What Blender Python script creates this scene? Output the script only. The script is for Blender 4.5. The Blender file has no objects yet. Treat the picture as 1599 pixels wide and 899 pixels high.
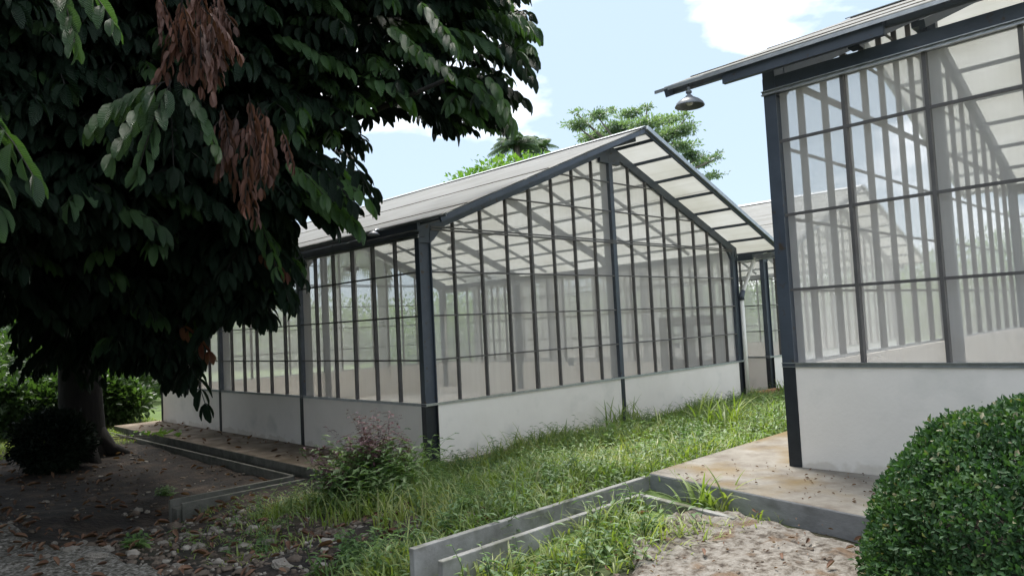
import bpy, math, random
import numpy as np
from mathutils import Vector, Matrix, noise

S = bpy.context.scene
COL = S.collection
random.seed(7)
rng = np.random.default_rng(11)

# ------------------------------------------------------------------ camera, world, sun, exposure
CAM = np.array([-5.97, -7.8389, 1.7919])
YAW, PITCH, ROLL, FOC = 0.7724, 0.0541, -0.0504, 1121.3
_fw = np.array([math.sin(YAW) * math.cos(PITCH), math.cos(YAW) * math.cos(PITCH), math.sin(PITCH)])
_r0 = np.array([math.cos(YAW), -math.sin(YAW), 0.0])
_u0 = np.cross(_r0, _fw)
_rt = math.cos(ROLL) * _r0 + math.sin(ROLL) * _u0
_up = -math.sin(ROLL) * _r0 + math.cos(ROLL) * _u0
cd = bpy.data.cameras.new('camera')
cam = bpy.data.objects.new('camera', cd)
COL.objects.link(cam)
cd.sensor_width = 36.0
cd.lens = FOC / 1599.0 * 36.0
cd.clip_start, cd.clip_end = 0.05, 2000.0
cam.matrix_world = Matrix(((_rt[0], _up[0], -_fw[0], CAM[0]), (_rt[1], _up[1], -_fw[1], CAM[1]),
                           (_rt[2], _up[2], -_fw[2], CAM[2]), (0, 0, 0, 1)))
S.camera = cam


def at(px, py, depth):
    """the point seen at a photograph pixel, at a given distance along the view axis"""
    return CAM + depth * (_fw + _rt * (px - 799.5) / FOC - _up * (py - 449.5) / FOC)


SUN_EL, SUN_AZ = math.radians(66), math.radians(38)      # azimuth from +Y towards +X
world = bpy.data.worlds.new('World')
S.world = world
world.use_nodes = True
wn, wl = world.node_tree.nodes, world.node_tree.links
wn.clear()
sky = wn.new('ShaderNodeTexSky')
sky.sky_type = 'NISHITA'
sky.sun_disc = False
sky.sun_elevation = SUN_EL
sky.sun_rotation = SUN_AZ
sky.air_density, sky.dust_density, sky.ozone_density = 1.0, 1.2, 1.0
tc = wn.new('ShaderNodeTexCoord')
mp = wn.new('ShaderNodeMapping')
mp.inputs['Scale'].default_value = (1.0, 1.0, 2.4)
mp.inputs['Location'].default_value = (3.3, 8.2, 5.0)
nz = wn.new('ShaderNodeTexNoise')
nz.inputs['Scale'].default_value = 2.3
nz.inputs['Detail'].default_value = 7
nz.inputs['Roughness'].default_value = 0.5
rp = wn.new('ShaderNodeValToRGB')
rp.color_ramp.elements[0].position = 0.47
rp.color_ramp.elements[0].color = (0, 0, 0, 1)
rp.color_ramp.elements[1].position = 0.92
rp.color_ramp.elements[1].color = (1, 1, 1, 1)
mx = wn.new('ShaderNodeMix')
mx.data_type = 'RGBA'
veil = wn.new('ShaderNodeMix')            # thin high haze over the whole sky
veil.data_type = 'RGBA'
veil.inputs['Factor'].default_value = 0.84
veil.inputs['B'].default_value = (3.4, 4.25, 5.1, 1)
mx.inputs['B'].default_value = (38.0, 36.5, 36.5, 1)
bg = wn.new('ShaderNodeBackground')
bg.inputs['Strength'].default_value = 0.1
wo = wn.new('ShaderNodeOutputWorld')
wl.new(tc.outputs['Generated'], mp.inputs['Vector'])
wl.new(mp.outputs['Vector'], nz.inputs['Vector'])
wl.new(nz.outputs['Fac'], rp.inputs['Fac'])
wl.new(sky.outputs['Color'], veil.inputs['A'])
wl.new(veil.outputs['Result'], mx.inputs['A'])
wl.new(rp.outputs['Color'], mx.inputs['Factor'])
wl.new(mx.outputs['Result'], bg.inputs['Color'])
wl.new(bg.outputs['Background'], wo.inputs['Surface'])

sd = bpy.data.lights.new('sun', 'SUN')
sd.energy = 3.6
sd.angle = math.radians(22)
sd.color = (1.0, 0.95, 0.87)
sun = bpy.data.objects.new('sun', sd)
COL.objects.link(sun)
_sdir = Vector((math.sin(SUN_AZ) * math.cos(SUN_EL), math.cos(SUN_AZ) * math.cos(SUN_EL), math.sin(SUN_EL)))
sun.rotation_euler = _sdir.to_track_quat('Z', 'Y').to_euler()
sun.location = _sdir * 40

S.view_settings.view_transform = 'Standard'
S.view_settings.look = 'None'
S.view_settings.exposure = 1.08
S.view_settings.gamma = 1.0
S.view_settings.use_curve_mapping = False
S.render.engine = 'CYCLES'
S.cycles.use_denoising = True
S.cycles.denoiser = 'OPENIMAGEDENOISE'
S.cycles.denoising_input_passes = 'RGB_ALBEDO_NORMAL'
S.cycles.denoising_prefilter = 'ACCURATE'
S.cycles.max_bounces = 10
S.cycles.diffuse_bounces = 6
S.cycles.glossy_bounces = 3
S.cycles.transmission_bounces = 6
S.cycles.transparent_max_bounces = 24


# ------------------------------------------------------------------ materials
def new_mat(name):
    m = bpy.data.materials.new(name)
    m.use_nodes = True
    n, l = m.node_tree.nodes, m.node_tree.links
    return m, n, l, n['Principled BSDF'], n['Material Output']


def ramp(n, stops):
    r = n.new('ShaderNodeValToRGB')
    e = r.color_ramp.elements
    while len(e) < len(stops):
        e.new(0.5)
    for i, (p, c) in enumerate(stops):
        e[i].position = p
        e[i].color = (c[0], c[1], c[2], 1) if hasattr(c, '__len__') else (c, c, c, 1)
    return r


def noisy(name, stops, scale=4.0, detail=8, rough=0.75, bump=0.0, bscale=None, metallic=0.0, coord='Object',
          stretch=(1, 1, 1), spec=0.4, second=None):
    m, n, l, b, o = new_mat(name)
    t = n.new('ShaderNodeTexCoord')
    mpn = n.new('ShaderNodeMapping')
    mpn.inputs['Scale'].default_value = stretch
    l.new(t.outputs[coord], mpn.inputs['Vector'])
    z = n.new('ShaderNodeTexNoise')
    z.inputs['Scale'].default_value = scale
    z.inputs['Detail'].default_value = detail
    z.inputs['Roughness'].default_value = 0.65
    l.new(mpn.outputs['Vector'], z.inputs['Vector'])
    r = ramp(n, stops)
    l.new(z.outputs['Fac'], r.inputs['Fac'])
    out = r.outputs['Color']
    if second:                                   # broad stains on top: (scale, lo, hi, colour)
        z2 = n.new('ShaderNodeTexNoise')
        z2.inputs['Scale'].default_value = second[0]
        z2.inputs['Detail'].default_value = 6
        l.new(mpn.outputs['Vector'], z2.inputs['Vector'])
        r2 = ramp(n, [(second[1], 0.0), (second[2], 1.0)])
        l.new(z2.outputs['Fac'], r2.inputs['Fac'])
        mxx = n.new('ShaderNodeMix')
        mxx.data_type = 'RGBA'
        mxx.inputs['B'].default_value = (*second[3], 1)
        l.new(r2.outputs['Color'], mxx.inputs['Factor'])
        l.new(out, mxx.inputs['A'])
        out = mxx.outputs['Result']
    l.new(out, b.inputs['Base Color'])
    b.inputs['Roughness'].default_value = rough
    b.inputs['Metallic'].default_value = metallic
    b.inputs['Specular IOR Level'].default_value = spec
    if bump:
        zb = n.new('ShaderNodeTexNoise')
        zb.inputs['Scale'].default_value = bscale or scale * 4
        zb.inputs['Detail'].default_value = 6
        l.new(mpn.outputs['Vector'], zb.inputs['Vector'])
        bp = n.new('ShaderNodeBump')
        bp.inputs['Strength'].default_value = 1.0
        bp.inputs['Distance'].default_value = bump
        l.new(zb.outputs['Fac'], bp.inputs['Height'])
        l.new(bp.outputs['Normal'], b.inputs['Normal'])
    return m


def leaf_mat(name, stops, scale=1.2, trans=0.25, rough=0.42, veins=False, vscale=16, spec=0.5, vcol=(0.045, 0.085, 0.045)):
    """leaf: Principled mixed with Translucent; colour varies from leaf to leaf by position"""
    m, n, l, b, o = new_mat(name)
    t = n.new('ShaderNodeTexCoord')
    z = n.new('ShaderNodeTexNoise')
    z.inputs['Scale'].default_value = scale
    z.inputs['Detail'].default_value = 3
    l.new(t.outputs['Object'], z.inputs['Vector'])
    r = ramp(n, stops)
    l.new(z.outputs['Fac'], r.inputs['Fac'])
    colr = r.outputs['Color']
    if veins:
        sx = n.new('ShaderNodeSeparateXYZ')
        l.new(t.outputs['UV'], sx.inputs['Vector'])
        ab = n.new('ShaderNodeMath'); ab.operation = 'ABSOLUTE'
        l.new(sx.outputs['Y'], ab.inputs[0])
        mu = n.new('ShaderNodeMath'); mu.operation = 'MULTIPLY'
        mu.inputs[1].default_value = 0.16
        l.new(ab.outputs[0], mu.inputs[0])
        su = n.new('ShaderNodeMath'); su.operation = 'SUBTRACT'
        l.new(sx.outputs['X'], su.inputs[0]); l.new(mu.outputs[0], su.inputs[1])
        m2 = n.new('ShaderNodeMath'); m2.operation = 'MULTIPLY'
        m2.inputs[1].default_value = vscale * 2 * math.pi
        l.new(su.outputs[0], m2.inputs[0])
        sn = n.new('ShaderNodeMath'); sn.operation = 'SINE'
        l.new(m2.outputs[0], sn.inputs[0])
        bp = n.new('ShaderNodeBump')
        bp.inputs['Strength'].default_value = 1.0
        bp.inputs['Distance'].default_value = 0.0035
        l.new(sn.outputs[0], bp.inputs['Height'])
        l.new(bp.outputs['Normal'], b.inputs['Normal'])
        # veins a little paler than the blade; on lit leaves vcol paints rib highlights
        rv = ramp(n, [(0.80, 0.0), (0.97, 0.45)])
        mr = n.new('ShaderNodeMath'); mr.operation = 'MULTIPLY_ADD'
        mr.inputs[1].default_value = 0.5; mr.inputs[2].default_value = 0.5
        l.new(sn.outputs[0], mr.inputs[0]); l.new(mr.outputs[0], rv.inputs['Fac'])
        mv = n.new('ShaderNodeMix'); mv.data_type = 'RGBA'
        mv.inputs['B'].default_value = (*vcol, 1)
        l.new(rv.outputs['Color'], mv.inputs['Factor']); l.new(colr, mv.inputs['A'])
        colr = mv.outputs['Result']
    l.new(colr, b.inputs['Base Color'])
    b.inputs['Roughness'].default_value = rough
    b.inputs['Specular IOR Level'].default_value = spec
    tr = n.new('ShaderNodeBsdfTranslucent')
    br = n.new('ShaderNodeMix'); br.data_type = 'RGBA'; br.blend_type = 'MULTIPLY'
    br.inputs['Factor'].default_value = 1.0
    br.inputs['B'].default_value = (2.1, 2.4, 0.8, 1)
    l.new(colr, br.inputs['A'])
    l.new(br.outputs['Result'], tr.inputs['Color'])
    ms = n.new('ShaderNodeMixShader')
    ms.inputs['Fac'].default_value = trans
    l.new(b.outputs['BSDF'], ms.inputs[1])
    l.new(tr.outputs['BSDF'], ms.inputs[2])
    l.new(ms.outputs['Shader'], o.inputs['Surface'])
    return m


M = {}
M['steel'] = noisy('painted_steel', [(0.3, (0.048, 0.060, 0.080)), (0.75, (0.078, 0.094, 0.122))], 3, rough=0.45, second=(14, 0.62, 0.72, (0.06, 0.045, 0.035)),
                   bump=0.0006, bscale=60)
M['steel_black'] = noisy('dark_painted_steel', [(0.3, (0.012, 0.016, 0.022)), (0.75, (0.028, 0.033, 0.04))], 5,
                         rough=0.45, bump=0.0006, bscale=60)
M['mullion'] = noisy('mullion_paint', [(0.3, (0.085, 0.08, 0.08)), (0.75, (0.13, 0.124, 0.124))], 5, rough=0.6)
M['galv'] = noisy('galvanised_steel', [(0.3, (0.32, 0.34, 0.36)), (0.75, (0.5, 0.52, 0.54))], 14, rough=0.38,
                  metallic=0.7)
M['wall'] = noisy('white_plaster', [(0.25, (0.78, 0.74, 0.695)), (0.7, (0.86, 0.82, 0.775))], 1.4, rough=0.85,
                  bump=0.0012, bscale=40, second=(2.2, 0.56, 0.78, (0.68, 0.66, 0.62)))
_m = M['wall']
_n, _l = _m.node_tree.nodes, _m.node_tree.links
_b = _n['Principled BSDF']
_src = _b.inputs['Base Color'].links[0].from_socket
_t = _n.new('ShaderNodeTexCoord'); _s = _n.new('ShaderNodeSeparateXYZ'); _l.new(_t.outputs['Object'], _s.inputs[0])
_z = _n.new('ShaderNodeTexNoise'); _z.inputs['Scale'].default_value = 5; _z.inputs['Detail'].default_value = 9
_l.new(_t.outputs['Object'], _z.inputs['Vector'])
_a = _n.new('ShaderNodeMath'); _a.operation = 'MULTIPLY_ADD'; _a.inputs[1].default_value = -0.42
_l.new(_z.outputs['Fac'], _a.inputs[0]); _l.new(_s.outputs['Z'], _a.inputs[2])
_r = ramp(_n, [(0.0, 1.0), (0.04, 0.0)])
_o = _n.new('ShaderNodeMath'); _o.operation = 'ADD'; _o.inputs[1].default_value = 0.17
_l.new(_a.outputs[0], _o.inputs[0]); _l.new(_o.outputs[0], _r.inputs['Fac'])
_x = _n.new('ShaderNodeMix'); _x.data_type = 'RGBA'; _x.inputs['B'].default_value = (0.40, 0.33, 0.24, 1)
_k = _n.new('ShaderNodeMath'); _k.operation = 'MULTIPLY'; _k.inputs[1].default_value = 0.3
_l.new(_r.outputs['Color'], _k.inputs[0]); _l.new(_k.outputs[0], _x.inputs['Factor'])
_l.new(_src, _x.inputs['A']); _l.new(_x.outputs['Result'], _b.inputs['Base Color'])
M['floor'] = noisy('pale_floor', [(0.3, (0.76, 0.69, 0.62)), (0.7, (0.85, 0.79, 0.72))], 1.2, rough=0.7,
                   second=(0.5, 0.5, 0.7, (0.45, 0.41, 0.36)))
M['slab'] = noisy('weathered_concrete', [(0.3, (0.12, 0.10, 0.082)), (0.52, (0.21, 0.195, 0.17)), (0.75, (0.28, 0.265, 0.24))],
                  3.2, rough=0.9, bump=0.004, bscale=30, second=(1.3, 0.52, 0.66, (0.16, 0.115, 0.055)))
M['slab_dark'] = noisy('damp_concrete', [(0.3, (0.08, 0.06, 0.042)), (0.52, (0.20, 0.16, 0.12)), (0.8, (0.34, 0.29, 0.24))],
                       3.0, rough=0.9, bump=0.004, bscale=30, second=(1.1, 0.48, 0.66, (0.10, 0.075, 0.045)))
M['kerb'] = noisy('grey_kerb_concrete', [(0.3, (0.18, 0.175, 0.165)), (0.7, (0.34, 0.34, 0.33))], 5, rough=0.9,
                  bump=0.003, bscale=50, second=(3.5, 0.48, 0.66, (0.09, 0.095, 0.06)))
M['kerb_old'] = noisy('mossy_kerb_concrete', [(0.3, (0.07, 0.075, 0.06)), (0.7, (0.18, 0.175, 0.155))], 5, rough=0.95, bump=0.004, bscale=50)
M['side_concrete'] = noisy('smooth_grey_concrete', [(0.3, (0.20, 0.205, 0.215)), (0.7, (0.34, 0.345, 0.36))], 4, rough=0.85,
                           bump=0.002, bscale=40, stretch=(1, 1, 2.0), second=(5, 0.5, 0.75, (0.15, 0.15, 0.15)))
M['rough'] = noisy('crumbling_concrete', [(0.36, (0.04, 0.03, 0.024)), (0.43, (0.10, 0.085, 0.07)), (0.52, (0.175, 0.16, 0.142)),
                                          (0.75, (0.28, 0.265, 0.245))], 16, detail=14, rough=0.95, bump=0.02, bscale=38,
                   second=(5.5, 0.54, 0.64, (0.13, 0.09, 0.06)))
M['gravel'] = noisy('stony_path', [(0.38, (0.035, 0.03, 0.022)), (0.5, (0.13, 0.12, 0.10)), (0.62, (0.30, 0.285, 0.26))], 26,
                    detail=12, rough=0.95, bump=0.02, bscale=22)
M['stone'] = noisy('pale_stone', [(0.3, (0.15, 0.13, 0.105)), (0.7, (0.36, 0.33, 0.29))], 9, rough=0.9, bump=0.006, bscale=30)
M['stone_brown'] = noisy('brown_stone', [(0.3, (0.06, 0.045, 0.035)), (0.7, (0.17, 0.135, 0.105))], 9, rough=0.9, bump=0.006,
                         bscale=30)
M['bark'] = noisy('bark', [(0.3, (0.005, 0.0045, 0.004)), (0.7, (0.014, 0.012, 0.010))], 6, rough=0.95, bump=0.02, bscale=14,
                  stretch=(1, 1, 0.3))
M['bark_pale'] = noisy('grey_bark', [(0.3, (0.09, 0.08, 0.07)), (0.7, (0.2, 0.18, 0.16))], 6, rough=0.95, bump=0.01,
                       bscale=14, stretch=(1, 1, 0.3))
M['pvc'] = noisy('white_pvc', [(0.3, (0.78, 0.77, 0.74)), (0.7, (0.86, 0.85, 0.82))], 5, rough=0.4)
M['enamel'] = noisy('grey_enamel', [(0.3, (0.11, 0.125, 0.15)), (0.7, (0.20, 0.215, 0.24))], 9, rough=0.4)
M['brick'] = noisy('bare_brick', [(0.3, (0.3, 0.13, 0.07)), (0.7, (0.45, 0.22, 0.13))], 20, rough=0.9, bump=0.004)
M['bulb'] = noisy('opal_glass', [(0.3, (0.7, 0.7, 0.68)), (0.7, (0.8, 0.8, 0.78))], 5, rough=0.2)

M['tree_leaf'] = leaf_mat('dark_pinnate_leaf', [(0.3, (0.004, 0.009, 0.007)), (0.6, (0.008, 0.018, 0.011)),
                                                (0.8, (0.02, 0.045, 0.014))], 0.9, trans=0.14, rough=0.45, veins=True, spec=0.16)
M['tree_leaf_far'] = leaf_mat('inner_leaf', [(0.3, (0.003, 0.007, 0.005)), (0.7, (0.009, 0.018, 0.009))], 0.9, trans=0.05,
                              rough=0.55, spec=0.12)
M['dead_leaf'] = leaf_mat('copper_dead_leaf', [(0.3, (0.035, 0.013, 0.008)), (0.7, (0.12, 0.045, 0.026))], 3, trans=0.12,
                          rough=0.7)
M['lit_leaf'] = leaf_mat('lit_pinnate_leaf', [(0.3, (0.018, 0.045, 0.026)), (0.7, (0.06, 0.125, 0.04))], 2.0, trans=0.28, rough=0.42, veins=True, spec=0.35, vcol=(0.16, 0.24, 0.13))  # paler copy of the crown leaf; light and rib highlights painted into its colour
M['red_leaf'] = leaf_mat('young_red_leaf', [(0.3, (0.13, 0.028, 0.02)), (0.7, (0.18, 0.075, 0.05))], 6, trans=0.25,
                         rough=0.45, veins=True)
M['litter'] = leaf_mat('leaf_litter', [(0.3, (0.06, 0.03, 0.02)), (0.5, (0.14, 0.07, 0.042)), (0.7, (0.25, 0.15, 0.10))],
                       5, trans=0.1, rough=0.75)
M['grass'] = leaf_mat('grass_blade', [(0.3, (0.085, 0.14, 0.035)), (0.5, (0.18, 0.235, 0.065)), (0.72, (0.34, 0.345, 0.14))],
                      1.1, trans=0.30, rough=0.5)
M['grass_dry'] = leaf_mat('seed_grass', [(0.3, (0.16, 0.19, 0.07)), (0.7, (0.26, 0.25, 0.12))], 1.1, trans=0.3, rough=0.6)
M['weed'] = leaf_mat('broad_weed_leaf', [(0.3, (0.055, 0.12, 0.04)), (0.7, (0.14, 0.22, 0.065))], 1.4, trans=0.25, rough=0.5)
M['purple'] = leaf_mat('purple_weed_leaf', [(0.3, (0.06, 0.026, 0.04)), (0.7, (0.17, 0.085, 0.10))], 4, trans=0.15, rough=0.6)
M['hedge'] = leaf_mat('hedge_leaf', [(0.3, (0.022, 0.055, 0.024)), (0.55, (0.038, 0.088, 0.034)), (0.75, (0.085, 0.145, 0.05))],
                      9, trans=0.2, rough=0.6, spec=0.22)
M['hedge_tip'] = leaf_mat('hedge_trimmed_tip', [(0.3, (0.13, 0.15, 0.08)), (0.7, (0.22, 0.19, 0.12))], 6, trans=0.15, rough=0.6)
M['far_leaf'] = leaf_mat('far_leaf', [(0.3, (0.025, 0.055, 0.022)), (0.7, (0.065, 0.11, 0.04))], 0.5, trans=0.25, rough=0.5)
M['hazy_leaf'] = leaf_mat('haze_tinted_leaf', [(0.3, (0.08, 0.125, 0.10)), (0.7, (0.15, 0.205, 0.15))], 0.5, trans=0.3, rough=0.5)  # distance haze painted in as a paler leaf colour
M['bright_leaf'] = leaf_mat('bright_leaf', [(0.3, (0.06, 0.13, 0.025)), (0.7, (0.13, 0.22, 0.05))], 0.8, trans=0.3, rough=0.5)
M['palm_leaf'] = leaf_mat('palm_leaf', [(0.3, (0.035, 0.07, 0.045)), (0.7, (0.07, 0.12, 0.07))], 0.5, trans=0.2, rough=0.45)


def net_mat():
    m, n, l, b, o = new_mat('insect_net')
    t = n.new('ShaderNodeTexCoord')
    mpn = n.new('ShaderNodeMapping')
    mpn.inputs['Scale'].default_value = (9, 9, 0.35)       # faint vertical folds in the netting
    z = n.new('ShaderNodeTexNoise')
    z.inputs['Scale'].default_value = 1.6
    z.inputs['Detail'].default_value = 5
    l.new(t.outputs['Object'], mpn.inputs['Vector'])
    l.new(mpn.outputs['Vector'], z.inputs['Vector'])
    r = ramp(n, [(0.3, (0.40,) * 3), (0.7, (0.43,) * 3)])
    l.new(z.outputs['Fac'], r.inputs['Fac'])
    df = n.new('ShaderNodeBsdfDiffuse')
    df.inputs['Color'].default_value = (0.92, 0.91, 0.905, 1)
    tl = n.new('ShaderNodeBsdfTranslucent')
    tl.inputs['Color'].default_value = (0.92, 0.91, 0.905, 1)
    m1 = n.new('ShaderNodeMixShader')
    m1.inputs['Fac'].default_value = 0.5
    tp = n.new('ShaderNodeBsdfTransparent')
    m2 = n.new('ShaderNodeMixShader')
    l.new(df.outputs[0], m1.inputs[1]); l.new(tl.outputs[0], m1.inputs[2])
    l.new(r.outputs['Color'], m2.inputs['Fac'])
    l.new(tp.outputs[0], m2.inputs[1]); l.new(m1.outputs[0], m2.inputs[2])
    l.new(m2.outputs[0], o.inputs['Surface'])
    n.remove(b)
    return m


def roof_mat():
    m, n, l, b, o = new_mat('translucent_roof_sheet')
    t = n.new('ShaderNodeTexCoord')
    mpn = n.new('ShaderNodeMapping')
    mpn.inputs['Scale'].default_value = (7, 0.55, 7)        # dirt washed in long streaks
    l.new(t.outputs['Object'], mpn.inputs['Vector'])
    z = n.new('ShaderNodeTexNoise')
    z.inputs['Scale'].default_value = 1.2
    z.inputs['Detail'].default_value = 8
    l.new(mpn.outputs['Vector'], z.inputs['Vector'])
    r = ramp(n, [(0.3, (0.34, 0.335, 0.315)), (0.48, (0.54, 0.545, 0.54)), (0.7, (0.64, 0.655, 0.67))])
    l.new(z.outputs['Fac'], r.inputs['Fac'])
    l.new(r.outputs['Color'], b.inputs['Base Color'])
    b.inputs['Roughness'].default_value = 0.42
    tl = n.new('ShaderNodeBsdfTranslucent')
    z3 = n.new('ShaderNodeTexNoise')
    z3.inputs['Scale'].default_value = 1.1
    z3.inputs['Detail'].default_value = 6
    l.new(t.outputs['Object'], z3.inputs['Vector'])
    r3 = ramp(n, [(0.3, (0.54, 0.54, 0.505)), (0.7, (0.62, 0.625, 0.61))])
    l.new(z3.outputs['Fac'], r3.inputs['Fac'])
    l.new(r3.outputs['Color'], tl.inputs['Color'])
    ms = n.new('ShaderNodeMixShader')
    ms.inputs['Fac'].default_value = 0.7
    l.new(b.outputs[0], ms.inputs[1]); l.new(tl.outputs[0], ms.inputs[2])
    l.new(ms.outputs[0], o.inputs['Surface'])
    return m


M['net'] = net_mat()
M['roof'] = roof_mat()


def glass_mat():
    m, n, l, b, o = new_mat('clear_pane')
    gl = n.new('ShaderNodeBsdfGlossy'); gl.inputs['Roughness'].default_value = 0.05
    tp = n.new('ShaderNodeBsdfTransparent'); tp.inputs['Color'].default_value = (0.96, 0.97, 0.97, 1)
    ms = n.new('ShaderNodeMixShader'); ms.inputs['Fac'].default_value = 0.04
    l.new(tp.outputs[0], ms.inputs[1]); l.new(gl.outputs[0], ms.inputs[2]); l.new(ms.outputs[0], o.inputs['Surface'])
    n.remove(b)
    return m


M['glass'] = glass_mat()


# ------------------------------------------------------------------ mesh and tagging helpers
class MB:
    def __init__(self):
        self.v, self.f, self.mi, self.uv = [], [], [], None
        self.cur = 0

    def quad(self, a, b, c, d):
        i = len(self.v)
        self.v += [tuple(a), tuple(b), tuple(c), tuple(d)]
        self.f.append((i, i + 1, i + 2, i + 3)); self.mi.append(self.cur)

    def box(self, x0, x1, y0, y1, z0, z1):
        i = len(self.v)
        self.v += [(x0, y0, z0), (x1, y0, z0), (x1, y1, z0), (x0, y1, z0), (x0, y0, z1), (x1, y0, z1), (x1, y1, z1), (x0, y1, z1)]
        for q in ((0, 3, 2, 1), (4, 5, 6, 7), (0, 1, 5, 4), (1, 2, 6, 5), (2, 3, 7, 6), (3, 0, 4, 7)):
            self.f.append(tuple(i + k for k in q)); self.mi.append(self.cur)

    def beam(self, p0, p1, w, h, up=(0, 0, 1)):
        """box from p0 to p1, w across, h along 'up' (centred)"""
        p0, p1, up = Vector(p0), Vector(p1), Vector(up)
        d = (p1 - p0).normalized()
        s = d.cross(up).normalized()
        u = s.cross(d).normalized()
        i = len(self.v)
        for p in (p0, p1):
            for a, b_ in ((-1, -1), (1, -1), (1, 1), (-1, 1)):
                self.v.append(tuple(p + s * a * w / 2 + u * b_ * h / 2))
        for q in ((0, 1, 2, 3), (7, 6, 5, 4), (0, 4, 5, 1), (1, 5, 6, 2), (2, 6, 7, 3), (3, 7, 4, 0)):
            self.f.append(tuple(i + k for k in q)); self.mi.append(self.cur)

    def prism(self, poly, z0, z1):
        n = len(poly); i = len(self.v)
        self.v += [(x, y, z0) for x, y in poly] + [(x, y, z1) for x, y in poly]
        self.f.append(tuple(i + k for k in reversed(range(n)))); self.mi.append(self.cur)
        self.f.append(tuple(i + n + k for k in range(n))); self.mi.append(self.cur)
        for k in range(n):
            j = (k + 1) % n
            self.f.append((i + k, i + j, i + n + j, i + n + k)); self.mi.append(self.cur)

    def tube(self, pts, radii, seg=8, caps=True):
        pts = [Vector(p) for p in pts]
        if not hasattr(radii, '__len__'):
            radii = [radii] * len(pts)
        base = len(self.v)
        ref = Vector((0.3, 0.2, 1)).normalized()
        for k, p in enumerate(pts):
            d = (pts[min(k + 1, len(pts) - 1)] - pts[max(k - 1, 0)]).normalized()
            if abs(d.dot(ref)) > 0.95:
                rr = Vector((1, 0.1, 0))
            else:
                rr = ref
            s = d.cross(rr).normalized(); u = s.cross(d)
            for a in range(seg):
                t = 2 * math.pi * a / seg
                self.v.append(tuple(p + (s * math.cos(t) + u * math.sin(t)) * radii[k]))
        for k in range(len(pts) - 1):
            for a in range(seg):
                b_ = (a + 1) % seg
                self.f.append((base + k * seg + a, base + k * seg + b_, base + (k + 1) * seg + b_, base + (k + 1) * seg + a))
                self.mi.append(self.cur)
        if caps:
            self.f.append(tuple(base + a for a in reversed(range(seg)))); self.mi.append(self.cur)
            self.f.append(tuple(base + (len(pts) - 1) * seg + a for a in range(seg))); self.mi.append(self.cur)

    def lathe(self, prof, seg=24, c=(0, 0, 0)):
        base = len(self.v)
        for r_, z in prof:
            for a in range(seg):
                t = 2 * math.pi * a / seg
                self.v.append((c[0] + r_ * math.cos(t), c[1] + r_ * math.sin(t), c[2] + z))
        for k in range(len(prof) - 1):
            for a in range(seg):
                b_ = (a + 1) % seg
                self.f.append((base + k * seg + a, base + k * seg + b_, base + (k + 1) * seg + b_, base + (k + 1) * seg + a))
                self.mi.append(self.cur)

    def build(self, name, mats, parent=None, smooth=False, bevel=0.0):
        me = bpy.data.meshes.new(name)
        me.from_pydata(self.v, [], self.f)
        if not isinstance(mats, (list, tuple)):
            mats = [mats]
        for m in mats:
            me.materials.append(m)
        me.polygons.foreach_set('material_index', self.mi)
        if smooth:
            me.polygons.foreach_set('use_smooth', [True] * len(self.f))
        me.update()
        o = bpy.data.objects.new(name, me)
        COL.objects.link(o)
        if parent:
            o.parent = parent
        if bevel:
            b = o.modifiers.new('bevel', 'BEVEL'); b.width = bevel; b.segments = 2; b.limit_method = 'ANGLE'
        return o


def np_mesh(name, V, F, mats, mi=None, uv=None, parent=None, smooth=False):
    """V (n,3), F (m,k) with equal-sided faces"""
    V = np.asarray(V, np.float32); F = np.asarray(F, np.int32)
    me = bpy.data.meshes.new(name)
    k = F.shape[1]
    me.vertices.add(len(V)); me.vertices.foreach_set('co', V.ravel())
    me.loops.add(F.size); me.loops.foreach_set('vertex_index', F.ravel())
    me.polygons.add(len(F))
    me.polygons.foreach_set('loop_start', np.arange(0, F.size, k, dtype=np.int32))
    me.polygons.foreach_set('loop_total', np.full(len(F), k, np.int32))
    if not isinstance(mats, (list, tuple)):
        mats = [mats]
    for m in mats:
        me.materials.append(m)
    if mi is not None:
        me.polygons.foreach_set('material_index', np.asarray(mi, np.int32))
    if uv is not None:
        lay = me.uv_layers.new(name='UVMap')
        lay.data.foreach_set('uv', np.asarray(uv, np.float32)[F.ravel()].ravel())
    if smooth:
        me.polygons.foreach_set('use_smooth', np.ones(len(F), bool))
    me.update(calc_edges=True)
    me.validate()
    o = bpy.data.objects.new(name, me)
    COL.objects.link(o)
    if parent:
        o.parent = parent
    return o


def tag(o, label, cat, group=None, kind=None):
    o['label'] = label
    o['category'] = cat
    if group: o['group'] = group
    if kind: o['kind'] = kind
    return o


def empty(name, loc=(0, 0, 0), rz=0.0):
    o = bpy.data.objects.new(name, None)
    o.empty_display_size = 0.2
    COL.objects.link(o)
    o.location = loc
    o.rotation_euler = (0, 0, rz)
    return o


def structure(o):
    o['kind'] = 'structure'
    return o


def dup(root):
    kids = {}
    for ob in COL.objects:
        if ob.parent:
            kids.setdefault(ob.parent.name, []).append(ob)
    def rec(o, par):
        c = o.copy(); COL.objects.link(c); c.parent = par
        for ch in kids.get(o.name, []):
            rec(ch, c)
        return c
    return rec(root, None)


# ------------------------------------------------------------------ terrain
W, BAY, SILL, EAVE, RIDGE, SLOPE = 8.4525, 3.3891, 0.8, 3.2165, 5.09, 0.392
LEN = 3 * BAY
RX, RY, RZ = -0.2924, -5.2284 - LEN, 0.5757            # the near greenhouse on the right
TX, TY = 9.86, 0.0                                     # the one behind, on the right

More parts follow.
